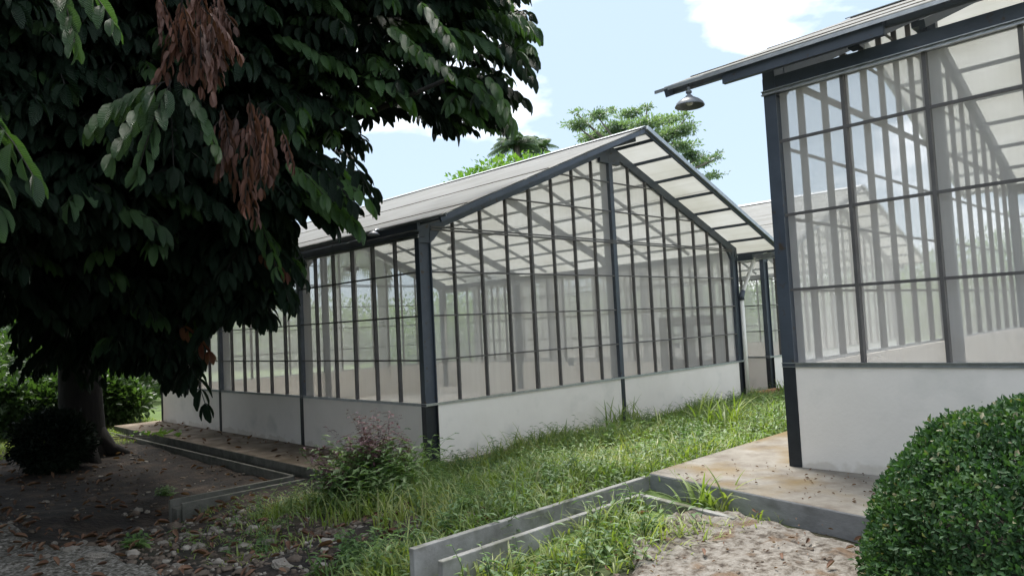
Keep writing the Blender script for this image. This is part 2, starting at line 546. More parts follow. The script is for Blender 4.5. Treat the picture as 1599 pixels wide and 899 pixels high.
CTRL = np.array([
    (-5.97, -7.84, 0.30), (-4.6, -6.4, 0.30), (-3.6, -5.4, 0.34), (-2.7, -5.2, 0.38), (-2.0, -5.2, 0.40), (-1.5, -4.8, 0.42),
    (-1.6, -5.5, 0.42), (-1.75, -6.2, 0.40), (-2.6, -7.0, 0.28), (-3.4, -4.75, 0.40), (-2.4, -4.75, 0.45), (-1.8, -4.7, 0.46),
    (-3.45, -4.1, 0.32), (-2.4, -4.0, 0.42), (-1.2, -4.0, 0.46), (0.0, -4.2, 0.46), (2.5, -4.2, 0.46), (6, -4.3, 0.42), (9, -4, 0.35),
    (-3.7, -4.4, 0.12), (-3.9, -3.6, 0.04), (-3.0, -2.9, 0.1), (-2.0, -2.6, 0.16), (-0.5, -2.6, 0.24), (1.5, -2.6, 0.26), (4.5, -2.6, 0.24),
    (8, -2.4, 0.14), (-2.2, -1.2, -0.02), (-1.0, -1.2, 0.02), (0.5, -1.0, 0.04), (3, -1.0, 0.06), (6, -1.0, 0.04), (9, -0.9, 0.0),
    (-1.2, -0.2, -0.08), (-1.2, 1.0, -0.14), (-2.2, 0.4, -0.14), (-3.4, 0.2, -0.12), (-3.2, -1.4, -0.06),
    (-4.3, -1.0, 0.02), (-4.9, 1.2, 0.0), (-4.8, -3.4, 0.1), (-5.5, -1.6, 0.06), (-6.5, 1.0, 0.04), (-7, -4, 0.2), (-4.2, 2.0, -0.12),
    (-1.6, 2.6, -0.24), (-2.95, 1.45, -0.42), (-2.9, 1.05, -0.30), (-2.4, 0.9, -0.19), (-1.8, 1.0, -0.15), (-3.3, 1.3, -0.32), (-2.4, 3.0, -0.28), (-1.6, 5.0, -0.22), (-1.6, 8.0, -0.18), (-1.4, 10.8, -0.12), (-3.0, 5.5, -0.25), (-4.6, 5, -0.15),
    (-2.6, 8.2, -0.16), (-4, 10, -0.1), (-1.5, 13, 0.0), (-4, 14, 0.0), (-9, 6, 0.0), (-12, -6, 0.2), (-8, -12, 0.3), (0, -12, 0.3),
    (0.3, -0.3, 0.0), (4, -0.3, 0.0), (8.6, -0.3, -0.02), (9.1, 2, -0.05), (14, -2, 0.1), (18, -1, 0.0), (14, 3, -0.06), (9.1, 8, -0.05),
    (4, 3, -0.12), (4, 8, -0.12), (0.5, 3, -0.12), (0.5, 8, -0.12), (20, 6, -0.05), (5, 14, 0), (14, 14, 0), (10, -9, 0.3), (3, -8, 0.3), (18, -9, 0.3),
])


def ground(x, y):
    x = np.atleast_1d(np.asarray(x, float)); y = np.atleast_1d(np.asarray(y, float))
    out = np.empty(x.size)
    xs, ys = x.ravel(), y.ravel()
    for s in range(0, xs.size, 20000):
        dx = xs[s:s + 20000, None] - CTRL[:, 0]; dy = ys[s:s + 20000, None] - CTRL[:, 1]
        w = 1.0 / (dx * dx + dy * dy + 0.02) ** 1.7
        out[s:s + 20000] = (w * CTRL[:, 2]).sum(1) / w.sum(1)
    far = np.clip((np.hypot(xs - 2, ys) - 18) / 10, 0, 1)
    out *= (1 - far)
    return out.reshape(x.shape)


def gz(x, y):
    return float(ground(x, y)[0])


def grassy(x, y):
    """how much green cover grows at a spot (0..1)"""
    x = np.asarray(x, float); y = np.asarray(y, float)
    a = np.clip((x + 2.65 + 0.2 * (y + 2)) / 1.1, 0, 1) * np.clip((0.5 - y) / 0.9, 0, 1)      # field between the greenhouses
    b = np.clip((y - 8.5) / 1.5, 0, 1)
    c = np.clip((x + 3.75) / 0.3, 0, 1) * np.clip((-3.0 - y) / 0.3, 0, 1) * np.clip((y + 5.5 + 0.35 * (x + 2.5)) / 0.45, 0, 1)
    d = np.clip((x - 9) / 2, 0, 1)
    e = np.clip((-x - 9) / 3, 0, 1)
    f = .22 * np.clip(1 - np.hypot((x + 3.1) / 1.1, (y + 1.3) / 1.3), 0, 1) ** .5 + .15 * np.clip(1 - np.hypot((x + 2.3) / .9, (y - .7) / .6), 0, 1) ** .5
    e = np.maximum(e, f)
    return np.clip(np.maximum.reduce([a, b, c, d, e]), 0, 1)


def axis(lo, hi, f0, f1, step, far):
    mid = list(np.arange(f0, f1, step))
    a, s, p = [], step, f0
    while p > lo:
        s *= 1.35; p -= s; a.append(p)
    b_, s, p = [], step, f1
    while p < hi:
        b_.append(p); s *= 1.35; p += s
    return np.array(sorted(a) + mid + b_ + [p])


xs = axis(-400, 500, -7, 10, 0.1, 0)
ys = axis(-300, 600, -8, 12, 0.1, 0)
GX, GY = np.meshgrid(xs, ys, indexing='ij')
GZ = ground(GX, GY)
nn = np.zeros_like(GZ)
near = (GX > -7.2) & (GX < 10.2) & (GY > -8.2) & (GY < 12.2)
idx = np.argwhere(near)
for i, j in idx:
    p = Vector((GX[i, j], GY[i, j], 0))
    nn[i, j] = 0.035 * noise.noise(p * 1.7) + 0.018 * noise.noise(p * 5.1)
GZ = GZ + nn
inside = ((GX > -1.0) & (GX < 9.2) & (GY > -0.2) & (GY < 10.3)) | ((GX > 9.5) & (GX < 18.5) & (GY > 0.1) & (GY < 10.2))
GZ[inside] = np.minimum(GZ[inside], -0.1)
nx, ny = GX.shape
Vt = np.stack([GX.ravel(), GY.ravel(), GZ.ravel()], 1)
ii, jj = np.meshgrid(np.arange(nx - 1), np.arange(ny - 1), indexing='ij')
a0 = (ii * ny + jj).ravel()
Ft = np.stack([a0, a0 + ny, a0 + ny + 1, a0 + 1], 1)

gm, n, l, b, o = new_mat('soil_and_turf')
t = n.new('ShaderNodeTexCoord')
z1 = n.new('ShaderNodeTexNoise'); z1.inputs['Scale'].default_value = 3.0; z1.inputs['Detail'].default_value = 12
z1.inputs['Roughness'].default_value = 0.7
l.new(t.outputs['Object'], z1.inputs['Vector'])
r1 = ramp(n, [(0.36, (0.006, 0.0045, 0.0035)), (0.5, (0.02, 0.014, 0.010)), (0.66, (0.075, 0.052, 0.036))])
l.new(z1.outputs['Fac'], r1.inputs['Fac'])
z2 = n.new('ShaderNodeTexNoise'); z2.inputs['Scale'].default_value = 1.2; z2.inputs['Detail'].default_value = 10
l.new(t.outputs['Object'], z2.inputs['Vector'])
r2 = ramp(n, [(0.3, (0.04, 0.075, 0.016)), (0.7, (0.10, 0.16, 0.035))])
l.new(z2.outputs['Fac'], r2.inputs['Fac'])
at_ = n.new('ShaderNodeAttribute'); at_.attribute_name = 'cover'
ml = n.new('ShaderNodeMath'); ml.operation = 'MULTIPLY_ADD'; ml.use_clamp = True
ad = n.new('ShaderNodeMath'); ad.operation = 'SUBTRACT'
l.new(z2.outputs['Fac'], ad.inputs[0]); ad.inputs[1].default_value = 0.5
l.new(ad.outputs[0], ml.inputs[0]); ml.inputs[1].default_value = 2.5
l.new(at_.outputs['Fac'], ml.inputs[2])
mm = n.new('ShaderNodeMath'); mm.operation = 'MULTIPLY'
l.new(ml.outputs[0], mm.inputs[0]); l.new(at_.outputs['Fac'], mm.inputs[1])
mg = n.new('ShaderNodeMix'); mg.data_type = 'RGBA'
l.new(mm.outputs[0], mg.inputs['Factor']); l.new(r1.outputs['Color'], mg.inputs['A']); l.new(r2.outputs['Color'], mg.inputs['B'])
l.new(mg.outputs['Result'], b.inputs['Base Color'])
b.inputs['Roughness'].default_value = 0.95
zb = n.new('ShaderNodeTexNoise'); zb.inputs['Scale'].default_value = 22; zb.inputs['Detail'].default_value = 8
l.new(t.outputs['Object'], zb.inputs['Vector'])
bp = n.new('ShaderNodeBump'); bp.inputs['Distance'].default_value = 0.03
l.new(zb.outputs['Fac'], bp.inputs['Height']); l.new(bp.outputs['Normal'], b.inputs['Normal'])

g = np_mesh('ground', Vt, Ft, gm, smooth=True)
cov = grassy(Vt[:, 0], Vt[:, 1])
att = g.data.attributes.new('cover', 'FLOAT', 'POINT')
att.data.foreach_set('value', cov.astype(np.float32))
structure(g)


# ------------------------------------------------------------------ aprons, rough slab, path
def slab(name, poly, z0, z1, top, side):
    m = MB()
    m.prism(poly, z0, z1)
    for k in range(2, len(m.mi)):
        m.mi[k] = 1
    o = m.build(name, [top, side], bevel=0.012)
    return structure(o)


slab('pavement', [(-1.08, -0.28), (9.3, -0.28), (9.3, 10.45), (-1.06, 10.45)], -0.5, 0.0, M['slab_dark'], M['kerb_old'])
slab('pavement', [(RX - 1.22 - 0.33 * 3.2, -13.5), (12.0, -13.5), (12.0, -4.38), (-1.18, -4.38), (-1.52, -6.17)], 0.0, RZ,
     M['slab'], M['side_concrete'])
slab('pavement', [(9.55, -0.15), (18.8, -0.15), (18.8, 10.45), (9.55, 10.45)], -0.5, -0.004, M['slab_dark'], M['kerb'])


def rough_patch(name, poly, zoff, mat, step=0.045, amp=0.02, seed=0):
    """uneven sheet of broken concrete or gravel following the ground, cut to an irregular outline"""
    P = np.array(poly)
    x0, y0 = P.min(0); x1, y1 = P.max(0)
    xs_ = np.arange(x0 - .1, x1 + .1, step); ys_ = np.arange(y0 - .1, y1 + .1, step)
    X, Y = np.meshgrid(xs_, ys_, indexing='ij')
    # signed distance to the polygon
    n_ = len(P)
    d = np.full(X.shape, 1e9); ins = np.zeros(X.shape, bool)
    for k in range(n_):
        ax_, ay_ = P[k]; bx, by = P[(k + 1) % n_]
        ex, ey = bx - ax_, by - ay_
        tt = np.clip(((X - ax_) * ex + (Y - ay_) * ey) / (ex * ex + ey * ey), 0, 1)
        d = np.minimum(d, np.hypot(X - ax_ - tt * ex, Y - ay_ - tt * ey))
        c = ((ay_ > Y) != (by > Y)) & (X < (bx - ax_) * (Y - ay_) / (by - ay_ + 1e-12) + ax_)
        ins ^= c
    sd_ = np.where(ins, d, -d)
    Z = ground(X, Y)
    for i in range(X.shape[0]):
        for j in range(X.shape[1]):
            p = Vector((X[i, j], Y[i, j], seed))
            sd_[i, j] += 0.10 * noise.noise(p * 2.3) + 0.05 * noise.noise(p * 7)
            e = max(0.0, min(1.0, sd_[i, j] / 0.09))
            Z[i, j] += -0.09 + (0.09 + zoff) * e + amp * e * (noise.noise(p * 6) + 0.8 * noise.noise(p * 15) + 0.5 * noise.noise(p * 31))
    nx_, ny_ = X.shape
    V = np.stack([X.ravel(), Y.ravel(), Z.ravel()], 1)
    a, b2 = np.meshgrid(np.arange(nx_ - 1), np.arange(ny_ - 1), indexing='ij')
    q = (a * ny_ + b2).ravel()
    F = np.stack([q, q + ny_, q + ny_ + 1, q + 1], 1)
    keep = sd_.ravel()[F].max(1) > -0.12
    o = np_mesh(name, V, F[keep], mat, smooth=True)
    return structure(o)


rough_patch('pavement', [(-2.35, -4.98), (-1.75, -4.85), (-1.42, -5.2), (-1.6, -6.2), (-1.9, -7.2), (-3.6, -7.6), (-3.9, -6.4), (-2.9, -5.35)], 0.05,
            M['rough'], amp=0.016, seed=3)
rough_patch('path', [(-4.0, -1.6), (-4.3, 0.2), (-4.45, 1.6), (-5.2, 2.6), (-8.5, 3.2), (-9.5, -4.0), (-5.6, -6.0), (-4.15, -3.2)], 0.05,
            M['gravel'], step=0.06, amp=0.02, seed=9)

# ------------------------------------------------------------------ drain channels
m = MB()
zt = 0.55
m.box(-3.5, -1.185, -4.388, -4.34, 0.0, zt)                  # long tall lip
m.box(-3.5, -1.62, -4.65, -4.605, -0.05, zt - 0.02)             # lower lip
m.box(-3.48, -1.19, -4.605, -4.388, 0.0, 0.25)                  # channel bed
m.beam((-1.645, -4.64, 0.25), (-1.62, -5.35, 0.19), 0.055, 0.56)
dr = m.build('drain_channel', M['kerb'], bevel=0.006)
tag(dr, 'concrete drain with two upright lips running through the grass to the raised slab', 'drain')
m = MB()
zt = -0.1
m.box(-1.235, -1.19, 1.56, 10.4, -0.5, zt)
m.box(-2.86, -1.235, 1.50, 1.555, -0.5, zt)
m.box(-2.80, -1.19, 1.26, 1.315, -0.5, zt - 0.02)
m.box(-2.845, -1.20, 1.315, 1.50, -0.5, zt - 0.09)
m.box(-1.19, -1.085, 1.5, 10.4, -0.5, -0.25)
dr = m.build('drain_channel', M['kerb_old'], bevel=0.006)
tag(dr, 'L-shaped concrete drain kerb under the tree, following the low slab then turning towards the path', 'drain')


# ------------------------------------------------------------------ greenhouse
def fall(x):      # how far the roof has dropped below the ridge
    return (0.4035 if x < W / 2 else 0.392) * abs(x - W / 2)


def zr(x):       # underside of the purlins
    return RIDGE - 0.12 - fall(x)


def h_column(x0, x1, y0, y1, z0, z1, ax):
    """H section: flanges at both ends of the long axis"""
    m = MB()
    t_ = 0.014
    if ax == 'x':
        m.box(x0, x0 + t_, y0, y1, z0, z1); m.box(x1 - t_, x1, y0, y1, z0, z1)
        yc = (y0 + y1) / 2
        m.box(x0 + t_, x1 - t_, yc - .012, yc + .012, z0, z1)
    else:
        m.box(x0, x1, y0, y0 + t_, z0, z1); m.box(x0, x1, y1 - t_, y1, z0, z1)
        xc = (x0 + x1) / 2
        m.box(xc - .012, xc + .012, y0 + t_, y1 - t_, z0, z1)
    return m


def make_greenhouse(name):
    R = empty(name)
    ys_ = [k * BAY for k in range(4)]
    # columns on the long sides (webs run across), gable posts
    for y in ys_:
        for s in (0, 1):
            x0, x1 = (-0.10, 0.11) if s == 0 else (W - 0.11, W + 0.10)
            c = h_column(x0, x1, y - .05, y + .05, SILL, EAVE + 0.05, 'x').build('column', M['steel'], R)
            h_column(x0, x1, y - .05, y + .05, 0.002, SILL, 'x').build('column_foot', M['steel_black'], c)
    for y, sg in ((0, 1), (LEN, -1)):
        y0, y1 = sorted((y - .05 * sg, y + .16 * sg))
        c = h_column(W / 2 - .05, W / 2 + .05, y0, y1, SILL, RIDGE - 0.34, 'y').build('column', M['steel'], R)
        h_column(W / 2 - .05, W / 2 + .05, y0, y1, 0.002, SILL, 'y').build('column_foot', M['steel_black'], c)
    # low walls, one per bay
    for k in range(3):
        for s in (0, 1):
            m = MB()
            x0, x1 = (-0.092, -0.02) if s == 0 else (W + 0.02, W + 0.092)
            m.box(x0, x1, ys_[k] + .052, ys_[k + 1] - .052, 0.0, SILL - .012)
            m.build('low_wall', M['wall'], R)
    for y, sg in ((0, 1), (LEN, -1)):
        for x0, x1 in ((.113, W / 2 - .052), (W / 2 + .052, W - .113)):
            m = MB()
            y0, y1 = sorted((y - .042 * sg, y + .02 * sg))
            m.box(x0, x1, y0, y1, 0.0, SILL - .012)
            m.build('low_wall', M['wall'], R)
    # sill rail with its wiggle wire
    for s, X in ((0, -0.098), (1, W + 0.098)):
        m = MB()
        sg = -1 if s == 0 else 1
        xa, xb = sorted((X - .012 * sg, X + .006 * sg))
        m.box(xa, xb, -.056, LEN + .056, SILL - .014, SILL - .008)
        m.box(xa, xb, -.056, LEN + .056, SILL + .016, SILL + .022)
        xa, xb = sorted((X - .03 * sg, X - .012 * sg))
        m.box(xa, xb, -.056, LEN + .056, SILL - .014, SILL + .022)
        pts = []
        y = 0.0
        u = 0
        while y < LEN:
            pts.append((X - .001 * sg, y, SILL + (-.006 if u else .014)))
            u = 1 - u; y += .075 if u else .045
        m.tube(pts, .0022, 4)
        m.build('sill_rail', M['galv'], R)
    for Y, sg in ((-.052, -1), (LEN + .052, 1)):
        m = MB()
        ya, yb = sorted((Y - .03 * sg, Y + .006 * sg))
        m.box(-.09, W + .09, ya, yb, SILL - .012, SILL + .02)
        m.build('sill_rail', M['galv'], R)
    # eave beams, ties, ridge beam
    for X in (-.05, W + .05):
        m = MB(); m.box(X - .045, X + .045, -.055, LEN + .055, 3.075, 3.205); m.build('eave_beam', M['steel'], R)
        sg = -1 if X < 1 else 1
        m = MB(); xa, xb = sorted((X + .047 * sg, X + .075 * sg))
        m.box(xa, xb, -.06, LEN + .06, 3.062, 3.070); m.box(xa, xb, -.06, LEN + .06, 3.092, 3.099)
        xa, xb = sorted((X + .046 * sg, X + .058 * sg)); m.box(xa, xb, -.06, LEN + .06, 3.070, 3.092)
        pts, y, u = [], 0.0, 0
        while y < LEN:
            pts.append((X + .072 * sg, y, 3.072 if u else 3.092)); u = 1 - u; y += .075 if u else .045
        m.tube(pts, .0022, 4)
        m.build('eave_rail', M['galv'], R)
    for Y in (-.045, LEN + .045):
        m = MB(); m.box(.115, W - .115, Y - .012, Y + .012, 3.175, 3.20); m.box(.115, W - .115, Y - .012, Y + .012, 3.215, 3.235)
        m.build('gable_tie', M['mullion'], R)
    m = MB(); m.box(W / 2 - .04, W / 2 + .04, -.6, LEN + .6, RIDGE - .2, RIDGE - .085); m.build('ridge_beam', M['steel'], R)
    # main rafters with haunches
    for i, y in enumerate(ys_):
        dep = 0.15
        for s in (0, 1):
            m = MB()
            xa = -.08 if s == 0 else W + .08
            zc = lambda x: zr(x) - dep / 2 - .01
            m.beam((xa, y, zc(xa)), (W / 2, y, zc(W / 2)), .09, dep)
            d = 1 if s == 0 else -1
            xe = xa
            # haunch plate below the rafter at the column
            P = [(xe, zr(xe) - dep - .01), (xe + d * .50, zr(xe + d * .50) - dep), (xe + d * .36, zr(xe + d * .36) - dep - .05),
                 (xe + d * .26, zr(xe + d * .26) - dep - .13), (xe + d * .19, 3.0), (xe, 3.0)]
            n0 = len(m.v)
            for (x, z) in P: m.v.append((x, y - .04, z))
            for (x, z) in P: m.v.append((x, y + .04, z))
            k = len(P)
            m.f.append(tuple(n0 + q for q in range(k))); m.mi.append(0)
            m.f.append(tuple(n0 + k + q for q in reversed(range(k)))); m.mi.append(0)
            for q in range(k):
                j = (q + 1) % k
                m.f.append((n0 + q, n0 + k + q, n0 + k + j, n0 + j)); m.mi.append(0)
            m.build('rafter', M['steel'], R)
        m = MB()      # apex gusset
        m.box(W / 2 - .28, W / 2 + .28, y - .048, y + .048, zr(W / 2) - .36, zr(W / 2) - .14)
        m.build('apex_plate', M['steel'], R)
    for k in range(3):
        for q in (1, 2):
            y = ys_[k] + BAY * q / 3
            for s in (0, 1):
                m = MB(); xa = -.06 if s == 0 else W + .06
                m.beam((xa, y, zr(xa) - .035), (W / 2, y, zr(W / 2) - .035), .04, .06)
                m.build('light_rafter', M['steel'], R)
    # purlins
    OV = .84
    for s in (0, 1):
        for x in (-.22, .72, 1.39, 2.05, 2.72, 3.38, 3.94) if s == 0 else (4.5, 5.05, 5.72, 6.40, 7.06, 7.72, 8.36, 8.98):
            m = MB(); z = RIDGE - .045 - fall(x)
            m.box(x - .024, x + .024, -OV + .03, LEN + OV - .03, z - .05, z)
            m.build('purlin', M['steel'], R)
    # stub beams carrying the overhang at the eaves
    for y0, y1 in ((-.30, .95), (LEN - .95, LEN + .30)):
        m = MB(); m.box(-.30, -.255, y0, y1, 3.13, 3.25); m.box(-.2, -.1, y0 + .2, y0 + .28, 3.14, 3.2); m.build('stub_beam', M['steel'], R)
        m = MB(); m.box(W + .3, W + .36, y0, y1, 3.0, 3.13); m.build('stub_beam', M['steel'], R)
    # roof sheets: shallow corrugation across the slope, slight sag
    for s in (0, 1):
        xe = -.33 if s == 0 else W + .63
        nu, nv = 46, 61
        V, F = [], []
        for a in range(nu + 1):
            fx = a / nu
            x = W / 2 + (xe - W / 2) * fx
            for b_ in range(nv + 1):
                y = -OV + (LEN + 2 * OV) * b_ / nv
                z = RIDGE - .008 - fall(x)
                z += .006 * noise.noise(Vector((x * 1.3, y * .8, s * 9))) + .004 * noise.noise(Vector((x * 6, y * .7, 3)))
                V.append((x, y, z))
        for a in range(nu):
            for b_ in range(nv):
                q = a * (nv + 1) + b_
                F.append((q, q + nv + 1, q + nv + 2, q + 1))
        o = np_mesh('roof_panel', V, F, M['roof'], parent=R, smooth=True)
        sm = o.modifiers.new('thick', 'SOLIDIFY'); sm.thickness = .006; sm.offset = 0
        # lapped joints running along the roof
        m = MB()
        for x in ((.12, 1.72) if s == 0 else (6.4,)):
            z = RIDGE + .002 - fall(x)
            m.box(x - .006, x + .006, -OV, LEN + OV, z - .004, z + .002)
        m.build('lap_joint', M['slab_dark'], R)
    # rake trims at both gable ends
    for Y, sg in ((-OV, -1), (LEN + OV, 1)):
        for s in (0, 1):
            xe = -.33 if s == 0 else W + .63
            m = MB()
            m.beam((xe, Y + .02 * -sg, RIDGE - .065 - fall(xe)), (W / 2, Y - .02 * sg, RIDGE - .065), .035, .07)
            m.cur = 1
            if s == 1:
                m.beam((xe, Y + .024 * sg, RIDGE - .02 - fall(xe)), (W / 2, Y + .024 * sg, RIDGE - .02), .05, .07)
            m.build('rake_trim', [M['steel'], M['galv']], R)
    for s in (0, 1):
        xe = -.33 if s == 0 else W + .63
        m = MB(); z = RIDGE - .03 - fall(xe)
        m.box(xe - .004, xe + .004, -OV - .1, LEN + OV + .1, z - .012, z + .016)
        m.build('eave_trim', M['galv'], R)
    m = MB()      # ridge cap
    m.beam((W / 2 - .09, -OV, RIDGE - .02), (W / 2 - .09, LEN + OV, RIDGE - .02), .2, .012, up=(-SLOPE, 0, 1))
    m.beam((W / 2 + .09, -OV, RIDGE - .02), (W / 2 + .09, LEN + OV, RIDGE - .02), .2, .012, up=(SLOPE, 0, 1))
    m.build('ridge_cap', M['galv'], R)
    # glazing frames: long sides
    for k in range(3):
        for s in (0, 1):
            sg = -1 if s == 0 else 1
            Xo = -0.075 if s == 0 else W + 0.075
            m = MB()
            y0, y1 = ys_[k] + .052, ys_[k + 1] - .052
            for q in range(1, 6):
                y = ys_[k] + BAY * q / 6
                w_ = .0125
                xo_, xi_ = sorted((Xo + .017 * sg, Xo - .04 * sg))
                m.box(xo_, xi_, y - w_, y + w_, SILL + .02, 3.08)
            for z in (1.4, 2.0, 2.6):
                m.box(Xo - .011, Xo + .011, y0, y1, z - .011, z + .011)
            fr = m.build('window_frame', M['mullion'], R)
            m = MB(); X = Xo - .043 * sg if s == 0 else Xo + .019 * sg
            nv_ = 12
            for a in range(nv_):
                ya = y0 + (y1 - y0) * a / nv_; yb = y0 + (y1 - y0) * (a + 1) / nv_
                m.quad((X, ya, SILL + .02), (X, yb, SILL + .02), (X, yb, 3.08), (X, ya, 3.08))
            m.build('net', M['net'], fr)
    # gable frames
    for Y0, sg in ((0, -1), (LEN, 1)):
        Yo = Y0 + .03 * sg
        for s in (0, 1):
            m = MB()
            xa, xb = (.113, W / 2 - .052) if s == 0 else (W / 2 + .052, W - .113)
            for q in range(1, 8):
                x = (W / 16) * (q if s == 0 else 8 + q)
                w_ = .022 if q == 4 else .0125
                yo_, yi_ = sorted((Yo + .017 * sg, Yo - .04 * sg))
                m.box(x - w_, x + w_, yo_, yi_, SILL + .02, zr(x) - .17)
            for z in (1.4, 2.0, 2.6, 3.75, 4.27):
                # clip the transom under the rafter
                lim = (RIDGE - .12 - .17 - z) / SLOPE
                xl, xr_ = max(xa, W / 2 - lim), min(xb, W / 2 + lim)
                if xr_ > xl:
                    m.box(xl, xr_, Yo - .011, Yo + .011, z - .011, z + .011)
            fr = m.build('window_frame', M['mullion'], R)
            m = MB(); Y = Yo - .043 * sg if sg == -1 else Yo + .012 * sg
            nn_ = 14
            for a in range(nn_):
                x0 = xa + (xb - xa) * a / nn_; x1 = xa + (xb - xa) * (a + 1) / nn_
                m.quad((x0, Y, SILL + .02), (x1, Y, SILL + .02), (x1, Y, zr(x1) - .15), (x0, Y, zr(x0) - .15))
            m.build('net', M['net'], fr)
    # floor inside
    m = MB(); m.box(-.018, W + .018, .022, LEN - .022, 0.003, .03)
    m.build('floor', M['floor'], R)
    m = MB(); m.box(.6, W - .6, 5.0, 5.35, .031, .034); m.box(1.5, W - 1.5, 1.2, 1.5, .031, .034)
    m.build('floor_gutter', M['slab'], R)
    return R


gh = make_greenhouse('greenhouse')
tag(gh, 'whole netted greenhouse in the middle with white low walls, beside the big dark tree',
    'greenhouse', 'netted greenhouses')
g2 = dup(gh); g2.location = (RX, RY, RZ)
for c_ in COL.objects:
    if c_.parent == g2 and c_.name.startswith(('eave_beam', 'eave_rail')): c_.location.z = -.07
tag(g2, 'nearest netted greenhouse at the right edge on a raised slab, only one corner in view', 'greenhouse', 'netted greenhouses')
g3 = dup(gh); g3.location = (TX, TY, 0.0)
tag(g3, 'farthest netted greenhouse, showing in the gap behind the white downpipe', 'greenhouse', 'netted greenhouses')

# double door in the far long wall of the middle greenhouse
D = empty('double_door', (W - .06, .28, .03)); D.parent = gh
D['label'] = 'dark framed double door in the far wall, glazed above and solid below'
m = MB()
m.box(-.05, 0, 0, .09, 0, 1.8); m.box(-.05, 0, 1.58, 1.67, 0, 1.8); m.box(-.055, .005, .09, 1.58, 1.68, 1.8)
m.build('door_frame', M['mullion'], D)
for k in (0, 1):
    y0 = .10 + k * .745
    m = MB()
    m.box(-.04, -.005, y0, y0 + .09, .02, 1.67); m.box(-.04, -.005, y0 + .64, y0 + .73, .02, 1.67)
    m.box(-.042, -.003, y0 + .09, y0 + .64, 1.58, 1.67); m.box(-.042, -.003, y0 + .09, y0 + .64, .02, .82)
    lf = m.build('door_leaf', M['mullion'], D)
    m = MB(); m.box(-.025, -.02, y0 + .09, y0 + .64, .82, 1.58)
    m.build('pane', M['glass'], D if False else D)
m = MB(); m.box(-.06, -.042, .88, .91, 1.0, 1.12); m.build('door_handle', M['galv'], D)

for x, y, z, lb in ((W - .14, 1.42, 1.12, 'small switch box inside the middle greenhouse near its double door'),
                    (3.1, .12, 1.1, 'small grey socket box fixed to a mullion of the middle gable')):
    m = MB(); m.box(x, x + .05, y, y + .09, z, z + .12)
    m.box(x - .006, x, y + .01, y + .08, z + .01, z + .11)
    tag(m.build('switch_box', M['enamel'], bevel=.004), lb, 'switch box')

# downpipe at the right front corner
m = MB()
px_, py_ = W + .02, -.14
m.tube([(px_, py_, 0.0), (px_, py_, 2.18)], .043, 14)
m.tube([(px_, py_, 2.2), (px_ + .06, py_, 2.30), (9.02, py_ - .05, 2.98), (9.05, py_ - .05, 3.05)], .04, 14)
dp = empty('downpipe'); m.build('pipe', M['pvc'], dp, smooth=True)
m = MB(); m.tube([(px_, py_, 2.12), (px_, py_, 2.2), (px_ + .07, py_, 2.32)], .056, 14); m.build('coupling', M['steel'], dp, smooth=True)
tag(dp, 'white downpipe with a slanted top at the right front corner of the middle greenhouse', 'downpipe')
for o_ in [dp]:
    pass
dp2 = empty('downpipe')
m = MB()
m.tube([(W - .2, LEN - .35, .9), (W - .2, LEN - .35, 2.35), (W + .35, LEN - .35, 2.95)], .035, 10)
m.build('pipe', M['pvc'], dp2, smooth=True)
tag(dp2, 'thin pale slanted pipe seen through the netting at the middle greenhouse far corner', 'downpipe')


# gutter at the shared valley
m = MB()
x0 = W + .66
m.box(x0, x0 + .012, -.9, LEN + .9, 3.02, 3.16); m.box(x0 + .012, x0 + .2, -.9, LEN + .9, 3.02, 3.032)
m.box(x0 + .2, x0 + .212, -.9, LEN + .9, 3.02, 3.14)
tag(m.build('gutter', M['galv']), 'long metal gutter between the middle and the farthest greenhouse roofs', 'gutter')


# ------------------------------------------------------------------ lamps
def pendant(drop, lb, loc):
    R = empty('pendant_lamp', loc)
    m = MB(); m.tube([(0, 0, 0), (0, 0, -drop)], .006, 6); m.build('cord', M['steel_black'], R)
    m = MB()
    m.lathe([(.004, 0.0), (.014, -.004), (.018, -.02), (.012, -.03), (.026, -.04), (.026, -.055), (.016, -.06), (.016, -.07), (.03, -.08), (.034, -.095)],
            16, (0, 0, -drop))
    m.build('socket', M['enamel'], R, smooth=True)
    m = MB()
    m.lathe([(.03, -.09), (.05, -.098), (.085, -.118), (.112, -.142), (.124, -.165), (.126, -.172), (.121, -.171), (.108, -.147), (.082, -.124), (.048, -.105), (.03, -.1)],
            32, (0, 0, -drop))
    m.build('lamp_shade', M['enamel'], R, smooth=True)
    m = MB()
    m.lathe([(.001, -.165), (.02, -.16), (.032, -.145), (.034, -.13), (.022, -.11), (.014, -.1)], 14, (0, 0, -drop))
    m.build('bulb', M['bulb'], R, smooth=True)
    return tag(R, lb, 'lamp', 'pendant lamps')


p = pendant(.03, 'grey pendant lamp hanging outdoors under the near roof overhang against the sky', (-.59, -4.61, 3.80))
pA = pendant(.62, 'white pendant lamp inside the middle greenhouse, just right of its front corner column', (1.70, 1.36, 3.92))
pB = pendant(.45, 'pendant lamp inside the middle greenhouse seen through its shaded side wall', (.50, 2.62, 3.50))


def arm_lamp(loc, rz, lb, cat='lamp'):
    R = empty('arm_lamp', loc, rz)
    m = MB(); m.tube([(0, 0, 0), (.12, 0, .03), (.26, 0, .03), (.33, 0, -.01)], .012, 8); m.build('arm', M['galv'], R, smooth=True)
    m = MB(); m.lathe([(.015, .02), (.03, .0), (.06, -.02), (.09, -.05), (.086, -.05), (.055, -.028), (.02, -.01)], 20, (.35, 0, -.01))
    m.build('lamp_shade', M['enamel'], R, smooth=True)
    return tag(R, lb, cat)


arm_lamp((8.85, -.5, 3.1), -.35, 'small lamp on a curved arm beside the slanted white downpipe')
arm_lamp((-.16, .62, 3.2), 3.6, 'small lamp on a bent arm under the eave near the middle front corner column')


